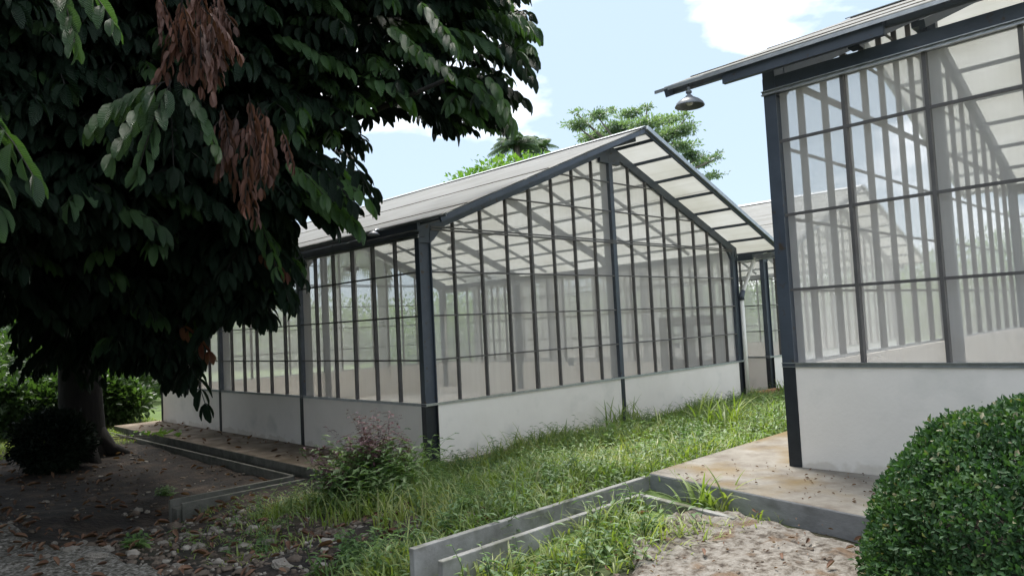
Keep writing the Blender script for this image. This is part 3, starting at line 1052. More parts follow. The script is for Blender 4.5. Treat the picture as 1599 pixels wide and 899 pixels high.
# ------------------------------------------------------------------ foliage builders
def leaf_shape(nseg=4, fold=0.18, droop=0.25, width=0.5):
    """unit leaf along +x, vertices: three rows (left, mid, right)"""
    V, U = [], []
    for k in range(nseg + 1):
        u = k / nseg
        w = width * (math.sin(math.pi * min(1, u * .80 + .08)) ** .55) * (1.0 if 0 < k < nseg else (.2 if k == 0 else .45))
        z = -droop * u * u
        V += [(u, -w, z + fold * w), (u, 0, z), (u, w, z + fold * w)]
        U += [(u, -1), (u, 0), (u, 1)]
    F = []
    for k in range(nseg):
        a = k * 3
        F += [(a, a + 3, a + 4, a + 1), (a + 1, a + 4, a + 5, a + 2)]
    return np.array(V), np.array(F), np.array(U)


def frames_from(dirs, ups):
    x = dirs / np.linalg.norm(dirs, axis=1, keepdims=True)
    y = np.cross(ups, x); nrm = np.linalg.norm(y, axis=1, keepdims=True); nrm[nrm < 1e-6] = 1
    y = y / nrm
    z = np.cross(x, y)
    return x, y, z


def scatter_leaves(shape, pos, dirs, ups, length, width):
    LV, LF, LU = shape
    n_ = len(pos); k = len(LV)
    x, y, z = frames_from(dirs, ups)
    L = np.asarray(length)[:, None, None]; Wd = np.asarray(width)[:, None, None]
    V = pos[:, None, :] + LV[None, :, 0:1] * L * x[:, None, :] + LV[None, :, 1:2] * Wd * y[:, None, :] + LV[None, :, 2:3] * L * z[:, None, :]
    F = LF[None] + (np.arange(n_) * k)[:, None, None]
    U = np.tile(LU, (n_, 1))
    return V.reshape(-1, 3), F.reshape(-1, LF.shape[1]), U


def unit(v):
    return v / np.linalg.norm(v, axis=-1, keepdims=True)


SH_LEAF = leaf_shape(4, .22, .22, .5)
SH_LOW = leaf_shape(2, .2, .2, .5)


def fronds(centres, hds, scale, mats_idx, npair=6, shape=SH_LEAF):
    """pinnate leaves: a drooping rachis with pairs of hanging leaflets; returns V,F,U,mi + rachis polylines"""
    P, Dd, Up, Ln, Wd, MI = [], [], [], [], [], []
    rach = []
    for c, h, s, mi in zip(centres, hds, scale, mats_idx):
        h = h / np.linalg.norm(h)
        up = np.array([0, 0, 1.0]) + rng.normal(0, .25, 3)
        side = np.cross(h, up); side /= np.linalg.norm(side)
        n_ = npair + int(rng.integers(-1, 2))
        pts = []
        for k in range(n_ + 1):
            t_ = k / n_
            p_ = c + h * s * t_ * .95 + np.array([0, 0, -1]) * s * .42 * t_ * t_
            pts.append(p_)
        rach.append((pts, s))
        for k in range(1, n_ + 1):
            t_ = k / n_
            dirn = (pts[k] - pts[k - 1]); dirn /= np.linalg.norm(dirn)
            ls = s * .38 * (0.62 + .5 * math.sin(math.pi * (.15 + .7 * t_)))
            for sg in (-1, 1):
                d = side * sg * .62 + dirn * .55 + np.array([0, 0, -1]) * (.42 + .35 * rng.random()) + rng.normal(0, .09, 3)
                P.append(pts[k] + rng.normal(0, .004, 3)); Dd.append(d)
                Up.append(np.array([0, 0, 1.]) + side * sg * .5 + rng.normal(0, .2, 3)); Ln.append(ls * rng.uniform(.85, 1.15))
                Wd.append(ls * (rng.uniform(.2, .34) if mi == 1 else rng.uniform(.34, .42))); MI.append(mi)
        P.append(pts[-1]); Dd.append(dirn + np.array([0, 0, -.6])); Up.append(up); Ln.append(s * .36); Wd.append(s * .14); MI.append(mi)
    V, F, U = scatter_leaves(shape, np.array(P), np.array(Dd), np.array(Up), Ln, Wd)
    mi = np.repeat(np.array(MI), len(shape[1]))
    return V, F, U, mi, rach


def in_poly(x, y, P):
    ins = False
    n_ = len(P)
    for k in range(n_):
        ax_, ay_ = P[k]; bx, by = P[(k + 1) % n_]
        if (ay_ > y) != (by > y) and x < (bx - ax_) * (y - ay_) / (by - ay_) + ax_:
            ins = not ins
    return ins


# ------------------------------------------------------------------ the big dark tree
tree = empty('broadleaf_tree', (-2.48, 7.3, -.2))
TB = np.array([-2.48, 7.3, -.2])
tag(tree, 'huge dark tree with long drooping ribbed leaves filling the upper left of the photo', 'tree')


def limb(p0, p1, r0, r1, bend=.3, seg=9, k=9, sd=0):
    rr = np.random.default_rng(sd)
    p0, p1 = np.array(p0, float), np.array(p1, float)
    off = rr.normal(0, bend, 3); off[2] = abs(off[2])
    pts = []
    for i in range(k + 1):
        t_ = i / k
        pts.append(p0 + (p1 - p0) * t_ + off * math.sin(math.pi * t_) + rr.normal(0, .03, 3) * (0 < t_ < 1))
    return pts, [r0 + (r1 - r0) * (i / k) ** .8 for i in range(k + 1)]


m = MB()
tp_ = [(0, 0, -.3), (0, 0, .0), (.02, -.02, .35), (.03, -.02, 1.0), (.02, .0, 1.8), (.0, .05, 2.8), (-.05, .0, 4.0), (-.1, -.1, 5.4), (.0, -.2, 7.2), (.1, -.3, 9)]
m.tube(tp_, [.60, .50, .41, .36, .34, .33, .31, .26, .2, .08], 18)
for a in range(7):
    th = a * .9 + .3
    m.tube([(.3 * math.cos(th), .3 * math.sin(th), .45), (.55 * math.cos(th), .55 * math.sin(th), .1), (1.1 * math.cos(th), 1.1 * math.sin(th), -.12)],
           [.16, .12, .03], 8)
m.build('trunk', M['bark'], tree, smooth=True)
limb_ends = [(-.9, -2.2, 5.6), (-1.6, -2.6, 4.2), (-2.2, -.4, 3.2), (-2.9, -.8, 5.6), (-4.4, 1.5, 4.5), (-4.9, 4.0, 5.5), (-2.0, 2.2, 6.8), (-3.9, -1.5, 5.0),
             (-.8, 5.0, 6.8), (-5.6, 7.5, 5.5), (-2.6, 3.0, 2.9), (-4.4, 6.0, 2.6), (0.4, 1.0, 6.9), (-.6, 9.5, 7), (-3.6, 11, 6.5)]
for i, e in enumerate(limb_ends):
    z0 = 2.2 + (i % 5) * .7
    pts, rad = limb(TB * [1, 1, 0] + [0, 0, z0], e, .15, .02, .45, sd=40 + i)
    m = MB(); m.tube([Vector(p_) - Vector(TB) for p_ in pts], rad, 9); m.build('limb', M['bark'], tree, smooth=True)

CROWN = [(-120, -120), (790, -120), (798, 0), (812, 30), (825, 75), (822, 100), (790, 120), (795, 165), (765, 175), (762, 205), (722, 228),
         (690, 222), (660, 205), (610, 200), (585, 190), (560, 180), (540, 190), (552, 215), (556, 250), (560, 290), (558, 320), (530, 345), (490, 340),
         (455, 345), (430, 370), (450, 400), (448, 440), (405, 480), (365, 500), (338, 485), (322, 510), (325, 560), (300, 600), (265, 590),
         (250, 560), (205, 575), (165, 545), (158, 500), (90, 470), (55, 430), (30, 410), (-60, 420), (-120, 300)]
cen, hd, sc, mi_ = [], [], [], []


def crown_depth(px, py):
    # nearest layer of the crown: closer high on the left, farther low near the trunk
    return 5.2 + 2.6 * min(1, max(0, px / 800)) + 2.6 * min(1, max(0, (py - 330) / 250)) * (1 - min(1, max(0, (px - 150) / 500)) * .6)


def out_of_roof(p_):
    """keep leaves clear of the greenhouse"""
    if p_[1] > -1.1 and p_[0] > -.5:
        return p_[2] > RIDGE - SLOPE * abs(min(p_[0], W / 2) - W / 2) + .55
    return True


def pix(p_):
    d = np.asarray(p_) - CAM
    z_ = d @ _fw
    return 799.5 + FOC * (d @ _rt) / z_, 449.5 - FOC * (d @ _up) / z_


def fits(c, h, s_, slack=12):
    h = h / np.linalg.norm(h)
    for t_ in (.55, 1.0):
        e = c + h * s_ * t_ + np.array([0, 0, -1]) * s_ * (.42 * t_ * t_ + .16)
        a_, b_ = pix(e)
        if not in_poly(a_ + (slack if a_ < 400 else -34), b_ - slack * (1 if a_ < 400 else 1.8), CROWN): return False
    return True


cnt = 0
while cnt < 1800:
    px_, py_ = rng.uniform(-120, 830), rng.uniform(-120, 600)
    if not in_poly(px_, py_ + 14, CROWN):
        continue
    d0 = crown_depth(px_, py_)
    dpt = d0 + rng.exponential(1.3)
    if dpt > 12.5: continue
    c = at(px_, py_, dpt)
    if c[2] < 1.0 or not out_of_roof(c): continue
    h = rng.normal(0, 1, 3); h[2] = abs(h[2]) * .2 - .05
    out = c - np.array([-2.5, 6, c[2]]); out[2] = 0
    h = h * .55 + out / (np.linalg.norm(out) + 1e-6) * .6
    s_ = rng.uniform(.34, .68)
    c = c - h / np.linalg.norm(h) * s_ * .45 + np.array([0, 0, .12])
    if dpt < 11 and not fits(c, h, s_): continue
    cen.append(c); hd.append(h); sc.append(s_)
    mi_.append(3 if rng.random() < (.10 if px_ < 430 else .5) and dpt < d0 + .7 else 0)  # painted-lit leaves, more of them on the right side
    cnt += 1
# low skirts of the crown hanging between the trunk and the greenhouse, and left of the trunk
for x0, x1, y0, y1, n_, da, db in ((160, 325, 430, 575, 520, 7.8, 10.5), (-40, 60, 330, 450, 90, 7.0, 10.5), (60, 170, 330, 450, 120, 7.5, 10.5), (62, 170, 440, 540, 110, 9.5, 11.3), (325, 450, 300, 470, 160, 6.8, 8.4)):
    for _ in range(n_):
        px_, py_ = rng.uniform(x0, x1), rng.uniform(y0, y1)
        c = at(px_, py_, rng.uniform(da, db))
        if c[0] > -1.0: continue
        h = np.array([rng.normal(0, .7), rng.normal(0, .7), -.25]); s_ = rng.uniform(.4, .6)
        if x0 > 150 and not fits(c, h, s_): continue
        cen.append(c); hd.append(h); sc.append(s_); mi_.append(0)
# hand-placed sprays that stand out in the photo: (px, py, depth, heading right, size, material)
for px_, py_, dpt, hx, s_, mm_ in [
    (258, 128, 5.0, (-.85, -.30), .50, 3), (268, 126, 4.9, (-.05, -.45), .50, 3), (285, 130, 5.0, (.65, -.55), .42, 3), (252, 130, 4.8, (-.5, -.55), .45, 3),
    (290, 128, 5.1, (.4, -.6), .42, 0), (265, 124, 5.0, (.2, -.7), .48, 0), (85, -45, 4.4, (.3, -.5), .42, 3), (105, -48, 4.4, (.6, -.3), .42, 3), (-20, 150, 4.1, (.3, -.5), .55, 3),
    (-35, 165, 4.1, (.6, -.4), .5, 3), (400, 395, 6.8, (.9, -.1), .34, 2), (275, 505, 7.6, (.9, -.25), .42, 2),
    (780, 60, 7.2, (.4, -.3), .5, 0), (735, 125, 7.1, (.6, -.4), .5, 3), (755, 112, 7.0, (.5, -.5), .45, 3), (490, 275, 6.5, (.8, -.1), .55, 3), (480, 300, 6.6, (.9, -.15), .55, 3),
    (480, 250, 6.4, (.6, -.3), .5, 0), (280, 530, 8.0, (.5, -.6), .6, 0), (650, 0, 6.2, (.6, -.3), .45, 3), (600, 40, 6.2, (.7, -.25), .45, 3), (530, 225, 6.6, (.5, -.4), .5, 0),
    (420, 375, 6.8, (.3, -.5), .5, 0), (640, 80, 6.4, (.8, -.2), .42, 3), (440, 250, 6.2, (.8, -.3), .45, 3), (395, 330, 6.6, (.5, -.6), .45, 3)]:
    cen.append(at(px_, py_, dpt)); hd.append(_rt * hx[0] + _up * hx[1] - _fw * .25 + rng.normal(0, .05, 3)); sc.append(s_); mi_.append(mm_)
# dead copper sprays
for _ in range(60):
    px_, py_ = random.choice([(300, -5), (320, 20), (285, 10), (335, 45), (265, 5), (300, 40), (300, 20), (385, 150), (400, 175), (405, 190), (375, 235), (350, 235), (235, 20)])
    px_ += rng.normal(0, 24); py_ += rng.normal(0, 20)
    cen.append(at(px_, py_, rng.uniform(4.95, 5.7))); hd.append(np.array([rng.normal(0, .3), rng.normal(0, .3), -1.0]) + rng.normal(0, .3, 3)); sc.append(rng.uniform(.2, .34)); mi_.append(1)
V, F, U, mi, rach = fronds(cen, hd, sc, mi_)
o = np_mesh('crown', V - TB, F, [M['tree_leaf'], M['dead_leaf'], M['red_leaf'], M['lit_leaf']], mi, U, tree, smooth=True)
# stalks of the leaves
m = MB()
for pts, s_ in rach:
    m.tube([Vector(p_) - Vector(TB) for p_ in pts[::2] + ([pts[-1]] if (len(pts) % 2 == 0) else [])], .0045, 3, caps=False)
m.build('leaf_stalks', M['bark'], tree)
# deep inner foliage, crown beyond the frame, and unseen masses added to block skylight
n_ = 27000
ell = [(-3.1, 3.6, 5.6, 3.2, 4.2, 2.6), (-3.0, 7.5, 6.2, 4.0, 3.6, 3.0), (-3.4, 0.2, 6.0, 2.4, 2.4, 1.6), (-1.9, -.6, 6.4, 2.0, 2.2, 1.3),
       (-6.0, 5.5, 5.6, 2.6, 3.4, 2.6), (-2.8, 4.8, 3.6, 1.3, 2.8, 1.4), (-3.0, 1.8, 4.4, 1.4, 2.2, 1.1),
       (-6.2, 0.8, 6.3, 3.0, 3.6, 1.3), (-3.2, 9.5, 4.5, 2.2, 2.6, 1.8),
       (-7.8, 10, 5.6, 3.0, 3.6, 2.4), (-7.8, 2.5, 5.6, 2.6, 3.4, 2.2), (-5.2, 5.5, 4.3, 1.8, 3.2, 1.2), (-8.2, -1.5, 5.8, 2.2, 2.6, 1.8)]  # unseen leaf masses added here to shade the ground and side wall
P = []
while len(P) < n_:
    e = ell[int(rng.choice(len(ell), p=np.array([.14, .12, .08, .07, .08, .08, .06, .09, .06, .06, .07, .05, .04])))]
    v = unit(rng.normal(0, 1, 3)) * rng.uniform(.35, 1) ** .5
    p_ = np.array([e[0] + v[0] * e[3], e[1] + v[1] * e[4], e[2] + v[2] * e[5]])
    if not out_of_roof(p_) or p_[2] < 1.6: continue
    if p_[0] > -1.2 and p_[2] < 4.0 and p_[1] > -1: continue
    a_, b_ = pix(p_)
    if 100 < a_ < 900 and 150 < b_ < 900 and not in_poly(a_, b_ + 10, CROWN): continue
    P.append(p_)
P = np.array(P)
D_ = rng.normal(0, 1, (n_, 3)); D_[:, 2] = -np.abs(D_[:, 2]) - .3
V, F, U = scatter_leaves(SH_LOW, P, D_, rng.normal(0, 1, (n_, 3)) + [0, 0, 1], rng.uniform(.26, .42, n_), rng.uniform(.12, .18, n_))
np_mesh('inner_and_shade_crown', V - TB, F, M['tree_leaf_far'], None, U, tree, smooth=True)


# ------------------------------------------------------------------ generic leafy masses
def leafy(name, blobs, n_, size, mat, label, cat, group=None, parent=None, shape=SH_LOW, shell=.55, base=None, updir=0.3, lump=.25):
    vols = np.array([b_[3] * b_[4] * b_[5] for b_ in blobs]); pr = vols / vols.sum()
    pick = rng.choice(len(blobs), n_, p=pr)
    v = unit(rng.normal(0, 1, (n_, 3)))
    rad = rng.uniform(shell, 1, n_)[:, None]
    B = np.array(blobs)[pick]
    lmp = 1 + lump * np.array([noise.noise(Vector(v[i] * 2.6) + Vector((pick[i] * 3.1, 0, 0))) for i in range(n_)])[:, None]
    P_ = B[:, :3] + v * B[:, 3:6] * rad * lmp
    Dn = v + rng.normal(0, .6, (n_, 3)) + [0, 0, updir]
    sz = rng.uniform(.7, 1.25, n_) * size
    V, F, U = scatter_leaves(shape, P_, Dn, rng.normal(0, .6, (n_, 3)) + [0, 0, 1], sz, sz * .5)
    if base is not None:
        V = V - np.array(base)
    o = np_mesh(name, V, F, mat, None, U, parent, smooth=True)
    return o


# clipped bush, right foreground
hc = at(1680, 915, 3.25)
hb = empty('clipped_bush', (hc[0], hc[1], gz(hc[0], hc[1])))
tag(hb, 'dense rounded clipped bush of small dark green leaves in the right foreground', 'bush')
hbase = np.array(hb.location)
n_ = 120000
v = unit(rng.normal(0, 1, (n_, 3)))
v = v[(v[:, 2] > -.55)]
n_ = len(v)
lm = np.array([noise.noise(Vector(q * 2.2)) * .06 + noise.noise(Vector(q * 6)) * .05 + max(0, noise.noise(Vector(q * 13))) * .05 for q in v])
rr = (1 + lm + rng.normal(0, .018, n_)) * rng.choice([1.0, .965, .92, .87], n_, p=[.45, .25, .18, .12])
P_ = hc + v * np.array([.84, .84, .83]) * rr[:, None]
Dn = v * .6 + rng.normal(0, .55, (n_, 3)) + [0, 0, .25]
sz = rng.uniform(.014, .036, n_)
V, F, U = scatter_leaves(leaf_shape(2, .25, .2, .5), P_, Dn, v + rng.normal(0, .45, (n_, 3)), sz, sz * .6)
mi = np.repeat(((rng.random(n_) < .018 * (1 + np.clip(v[:, 2] * 2, 0, 2))) & (rr > .985)).astype(int), 4)
np_mesh('foliage', V - hbase, F, [M['hedge'], M['hedge_tip']], mi, U, hb, smooth=True)
m = MB()
for a in range(260):
    q = unit(rng.normal(0, 1, 3)); q[2] = abs(q[2]) * .8 - .1
    q = unit(q)
    e_ = hc + q * .84 * rng.uniform(.80, .93)
    s0 = hc + q * .3
    m.tube([Vector(s0 - hbase), Vector((s0 + e_) / 2 + rng.normal(0, .02, 3) - hbase), Vector(e_ - hbase)], [.006, .004, .0015], 4, caps=False)
for a in range(8):
    th = a * .8
    m.tube([(.05 * math.cos(th), .05 * math.sin(th), -.05), (.25 * math.cos(th), .25 * math.sin(th), .45)], [.02, .012], 6)
m.build('stems', M['bark_pale'], hb)

# dark clipped shrubs near the trunk
for (x, y, r_, hgt, lb) in ((-3.08, 6.35, .6, .95, 'dark clipped shrub standing against the base of the big tree trunk'),
                            (-4.55, 7.4, .5, .95, 'dark shrub cut off by the left edge beside the bright lawn')):
    z = gz(x, y)
    R = empty('shrub', (x, y, z)); tag(R, lb, 'shrub')
    leafy('foliage', [(0, 0, hgt * .5, r_, r_, hgt * .55)], 9000, .08, M['tree_leaf_far'], '', '', parent=R, shell=.6)
    m = MB(); m.tube([(0, 0, -.05), (.03, 0, hgt * .7)], [.04, .015], 6); m.build('stem', M['bark'], R)


def bg_tree(name, x, y, h, r_, mat, lb, group=None, leaves=2600, size=.22, trunk_r=.16, blobs=None, cat='tree', flat=1.0, limbs=True):
    z = gz(x, y)
    R = empty(name, (x, y, z)); tag(R, lb, cat, group)
    rs = np.random.default_rng(int(abs(x * 31 + y * 17)) + 5)
    if blobs is None:
        blobs = []
        for k in range(11):
            a = rs.uniform(0, 6.28); q = rs.uniform(.2, .75) * r_
            s_ = rs.uniform(.3, .5) * r_
            if cat == 'bush':
                blobs.append((q * math.cos(a), q * math.sin(a), h * rs.uniform(.25, .72), s_ * 1.2, s_ * 1.2, h * .3))
                continue
            blobs.append((q * math.cos(a), q * math.sin(a), h - r_ * .75 * flat + rs.uniform(-.7, .55) * r_ * flat * (1 - .3 * q / r_), s_, s_, s_ * .7 * flat))
    leafy('crown', blobs, leaves, size, mat, '', '', parent=R, shell=.35, lump=.5)
    m = MB()
    m.tube([(0, 0, -.1), (.05, .03, h * .3), (0, .05, h * .62)], [trunk_r * 1.3, trunk_r, trunk_r * .6], 10)
    if limbs:
        for b_ in blobs[::2]:
            m.tube([(0, 0, h * .35), (b_[0] * .5, b_[1] * .5, h * .35 + (b_[2] - h * .35) * .65), (b_[0], b_[1], b_[2])], [trunk_r * .5, trunk_r * .3, .02], 6)
    m.build('trunk', M['bark_pale'], R, smooth=True)
    return R


def palm(x, y, h, fr, lb, rs_=1, group=None, nf=22):
    z = gz(x, y)
    R = empty('palm_tree', (x, y, z)); tag(R, lb, 'palm', group)
    m = MB(); m.tube([(0, 0, -.1), (.12, 0, h * .5), (.05, 0, h)], [.2, .15, .13], 10); m.build('trunk', M['bark_pale'], R, smooth=True)
    P, Dd, Up, Ln, Wd = [], [], [], [], []
    st = MB()
    rs = np.random.default_rng(rs_)
    for k in range(nf):
        a = k * 2.4 + rs.uniform(-.2, .2); el = rs.uniform(-.2, 1.25)
        d = np.array([math.cos(a) * math.cos(el), math.sin(a) * math.cos(el), math.sin(el)])
        pts = []
        for q in range(15):
            t_ = q / 14
            pts.append(np.array([.05, 0, h]) + d * fr * t_ + np.array([0, 0, -1]) * fr * .55 * t_ ** 2.1)
        st.tube([Vector(p_) for p_ in pts[::2]], [.03, .025, .02, .016, .012, .008, .006, .004], 4, caps=False)
        for q in range(2, 15):
            tv = unit(pts[q] - pts[q - 1]); sd_ = np.cross(tv, [0, 0, 1.]); sd_ = unit(sd_)
            for sub in (0, .5):
                bp_ = pts[q - 1] + (pts[q] - pts[q - 1]) * sub
                for sg in (-1, 1):
                    P.append(bp_); Dd.append(sd_ * sg + tv * .7 + np.array([0, 0, -.55 - .3 * rs.random()])); Up.append([0, 0, 1])
                    ll = fr * .26 * math.sin(math.pi * (.15 + .8 * q / 15)); Ln.append(ll); Wd.append(.055 * fr / 2.5)
    V, F, U = scatter_leaves(SH_LOW, np.array(P), np.array(Dd), np.array(Up, float), Ln, Wd)
    np_mesh('fronds', V, F, M['palm_leaf'], None, U, R)
    st.build('frond_ribs', M['weed'], R)
    return R


# umbrella-crowned tree beyond the roof ridge
def layered_tree():
    c = at(1000, 235, 34)
    x, y = c[0], c[1]
    R = empty('spreading_tree', (x, y, 0.0))
    tag(R, 'tall spreading tree with feathery layered foliage rising behind the middle roof ridge', 'tree')
    bl = []
    for px_, py_, rx, rz_, dd in [(905, 195, 22, 9, 0), (930, 215, 26, 9, 1), (935, 180, 20, 7, -1), (965, 200, 30, 10, 0), (985, 178, 22, 8, 1), (1010, 195, 28, 10, -1),
                             (1030, 215, 28, 10, 0), (1045, 188, 22, 8, 1), (1060, 205, 26, 9, 0), (1065, 228, 22, 9, -1), (1070, 180, 10, 9, 0), (945, 232, 26, 8, 0),
                             (1000, 225, 34, 14, 0), (1095, 255, 18, 8, 1), (1115, 247, 16, 4, 0), (1110, 275, 18, 5, 0), (1085, 245, 16, 8, 0), (1122, 240, 8, 4, 0),
                             (900, 175, 10, 4, 0), (955, 172, 12, 4, 0), (1010, 168, 14, 4, 0), (1078, 195, 12, 4, 0), (1075, 240, 14, 12, 0)]:
        q = at(px_, py_, 34 + dd * 1.6) - np.array([x, y, 0])
        k = 34 / FOC
        bl.append((q[0], q[1], q[2], rx * k * 1.1, rx * k * 1.1, rz_ * k * .7))
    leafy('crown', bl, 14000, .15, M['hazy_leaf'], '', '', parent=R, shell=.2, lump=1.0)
    m = MB()
    m.tube([(0, 0, -.2), (.2, 0, 4), (0, .1, 8.2)], [.4, .32, .25], 10)
    for b_ in bl[::2]:
        m.tube([(0, 0, 7.0), (b_[0] * .55, b_[1] * .55, 7.0 + (b_[2] - 7.0) * .7), (b_[0], b_[1], b_[2] - b_[5])], [.14, .08, .03], 6)
    m.build('trunk', M['bark_pale'], R, smooth=True)


layered_tree()
q = at(805, 226, 30); palm(q[0], q[1], q[2], 1.3, 'small bushy palm top showing just above the left part of the middle roof', 3, nf=34)
q = at(836, 232, 31); palm(q[0], q[1], q[2], 1.2, 'low palm crown right of the bushy palm top, above the middle roof', 8, nf=26)
q = at(790, 272, 24)
R = bg_tree('leafy_tree', q[0], q[1], q[2] + .6, 1.6, M['bright_leaf'], 'bright green tree top peeking over the left part of the middle roof',
            leaves=5200, size=.16, blobs=[(-1.0, .6, q[2] - .35, .9, .9, .5), (-.3, .2, q[2] + .05, .9, .9, .5), (.4, -.2, q[2] + .2, .8, .8, .5), (1.1, -.6, q[2] + .25, .7, .7, .45),
                                      (.0, 0, q[2] - .7, 1.4, 1.4, .8)])
# palms behind the back netting
q = at(590, 400, 24); palm(q[0], q[1], q[2] + .2, 2.3, 'tall palm with hanging fronds seen dimly through the netting, left of the front corner column', 11, nf=24)
q = at(520, 385, 30); palm(q[0], q[1], q[2], 2.6, 'second palm seen dimly through the netting, farther left', 14, nf=22)

# row of trees along the back of the property
bl = []
rs = np.random.default_rng(4)
for px_ in range(300, 1800, 26):
    top = np.interp(px_, [300, 450, 600, 800, 1000, 1300, 1600, 1800], [482, 470, 468, 455, 440, 402, 352, 330]) + rs.uniform(-16, 16)
    dpt = rs.uniform(40, 54); r_ = rs.uniform(2.0, 3.2)
    q = at(px_, top, dpt)
    bl.append((q[0], q[1], q[2] - r_ * .8, r_, r_, r_ * .9)); bl.append((q[0] + rs.normal(0, 1), q[1] + rs.normal(0, 1), 1.6, r_ * 1.5, r_ * 1.5, 2.6))
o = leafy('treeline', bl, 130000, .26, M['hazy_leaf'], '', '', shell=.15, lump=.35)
tag(o, 'blurred green wood beyond the greenhouses seen through the netting', 'treeline', kind='stuff')
for px_, py_, dpt, r_, mt, lb in [(20, 425, 25, 3.0, 'far_leaf', 'dark green tree at the far left edge behind the garden bushes'),
                                  (110, 440, 28, 3.2, 'far_leaf', 'tall tree hidden behind the dark trunk'),
                                  (215, 470, 27, 2.6, 'bright_leaf', 'light green tree behind the far left corner of the middle greenhouse'),
                                  (-70, 420, 23, 3, 'far_leaf', 'tree partly outside the left edge of the picture')]:
    q = at(px_, py_, dpt)
    bg_tree('leafy_tree', q[0], q[1], q[2], r_, M[mt], lb, leaves=3200, size=.34, trunk_r=.2, limbs=False)

# garden behind the big tree, left edge
for i, (x, y, h, r_, mt, lb) in enumerate([
    (-5.6, 14.5, 3.4, 2.0, 'far_leaf', 'big rounded garden bush behind the lawn at the far left edge'),
    (-3.0, 15.5, 3.0, 1.8, 'far_leaf', 'garden bush behind the lawn, left of the dark trunk'),
    (-1.0, 15.8, 2.4, 1.5, 'far_leaf', 'garden bush showing between the dark trunk and the greenhouse corner'),
    (-1.5, 11.75, 1.5, .85, 'far_leaf', 'dense green bush crowding the far end of the low slab'),
    (-0.7, 11.9, 1.3, .8, 'far_leaf', 'dark green bush touching the far left corner of the white wall'),
    (-2.5, 11.3, 1.3, .8, 'far_leaf', 'dense bush just behind the dark trunk, right side'),
    (-4.9, 12.4, 2.0, 1.2, 'far_leaf', 'dense dark bush behind the lawn, between the left edge and the trunk'),
    (-3.7, 13.0, 2.2, 1.2, 'far_leaf', 'dense dark bush directly left of the trunk, behind the lawn'),
    (-0.9, 12.9, 1.35, .85, 'bright_leaf', 'light green leafy shrub next to the far left corner of the white wall'),
    (-2.0, 12.6, 1.0, .7, 'bright_leaf', 'low shrub with light leaves just right of the dark trunk'),
    (-4.4, 18.5, 4.6, 2.4, 'bright_leaf', 'taller sunlit tree behind the garden bushes at the left'),
    (0.8, 17.0, 3.0, 1.8, 'far_leaf', 'bush behind the far end of the middle greenhouse')]):
    bg_tree('garden_bush', x, y, h, r_, M[mt], lb, leaves=6500, size=.16, trunk_r=.04, cat='bush')
for x, y, lb in ((-13.5, 10, 'large unseen tree added for shade left of the lawn, just outside the photo'), (-13.5, 2.5, 'large unseen tree added for shade left of the stony path, just outside the photo'),
                 (-14.5, -5, 'large unseen tree added for shade on the left behind the viewpoint, outside the photo')):
    bg_tree('added_shade_tree', x, y, 8.5, 4.6, M['far_leaf'], lb, leaves=7000, size=.5, trunk_r=.3, flat=1.1)  # unseen trees, added to shade the left ground and side wall
# copper-leaved young plant between trunk and wall
R = empty('copper_shrub', (-1.75, 11.6, -.1)); tag(R, 'small shrub with copper brown leaves between the trunk and the white wall', 'shrub')
leafy('foliage', [(0, 0, .65, .45, .45, .4), (.3, .1, .35, .3, .3, .3)], 420, .2, M['dead_leaf'], '', '', parent=R, shell=.3)
m = MB()
for a in range(5): m.tube([(0, 0, 0), (.15 * math.cos(a * 1.3), .15 * math.sin(a * 1.3), .5), (.35 * math.cos(a * 1.3), .35 * math.sin(a * 1.3), .85)], [.015, .01, .004], 5)
m.build('stem', M['bark'], R)


# ------------------------------------------------------------------ grass, weeds
def blades(P, h, lean, wid, mats, mi=None, name='grass', nseg=4):
    n_ = len(P)
    az = rng.uniform(0, 2 * np.pi, n_); bend = rng.uniform(.3, 1.0, n_) * lean
    d = np.stack([np.cos(az), np.sin(az), np.zeros(n_)], 1)
    s = np.stack([-np.sin(az), np.cos(az), np.zeros(n_)], 1)
    V = np.zeros((n_, (nseg + 1) * 2, 3))
    for k in range(nseg + 1):
        t_ = k / nseg
        c = P + d * (h * bend * t_ ** 1.6)[:, None]
        c[:, 2] += h * (t_ - .45 * np.clip(bend, 0, 1.4) * t_ ** 2.4)
        w = wid * (1 - t_ ** 1.8) * .5 + .0006
        V[:, 2 * k] = c - s * w[:, None]; V[:, 2 * k + 1] = c + s * w[:, None]
    base = (np.arange(n_) * (nseg + 1) * 2)[:, None]
    F = []
    for k in range(nseg):
        F.append(np.concatenate([base + 2 * k, base + 2 * k + 1, base + 2 * k + 3, base + 2 * k + 2], 1))
    F = np.stack(F, 1).reshape(-1, 4)
    m_ = None if mi is None else np.repeat(mi, nseg)
    return np_mesh(name, V.reshape(-1, 3), F, mats, m_, None, None, smooth=True)


def blocked(x, y):
    a = (x > -1.1) & (y > -.27) & (y < 10.5) & (x < 9.3)
    b_ = (y < -4.33) & (x > -1.19 + np.minimum(0, (y + 4.38) * .19))
    c = (y < -4.33) & (y > -4.66) & (x > -3.5) & (x < -1.1)
    d = (x > 9.5) & (y > -.1) & (y < 10.5)
    return a | b_ | c | d


def field(n_, x0, x1, y0, y1, power=1.0, thr=.25):
    x = rng.uniform(x0, x1, n_); y = rng.uniform(y0, y1, n_)
    gr = grassy(x, y)
    pt = np.array([noise.noise(Vector((a * 1.1, b_ * 1.1, 4))) + .6 * noise.noise(Vector((a * 3.3, b_ * 3.3, 1))) for a, b_ in zip(x, y)])
    k = (rng.random(n_) < np.clip(gr * (1 + pt * 1.4) , 0, 1) ** power) & ~blocked(x, y) & (gr > .03)
    x, y = x[k], y[k]
    return np.stack([x, y, ground(x, y) - .005], 1), gr[k], pt[k]


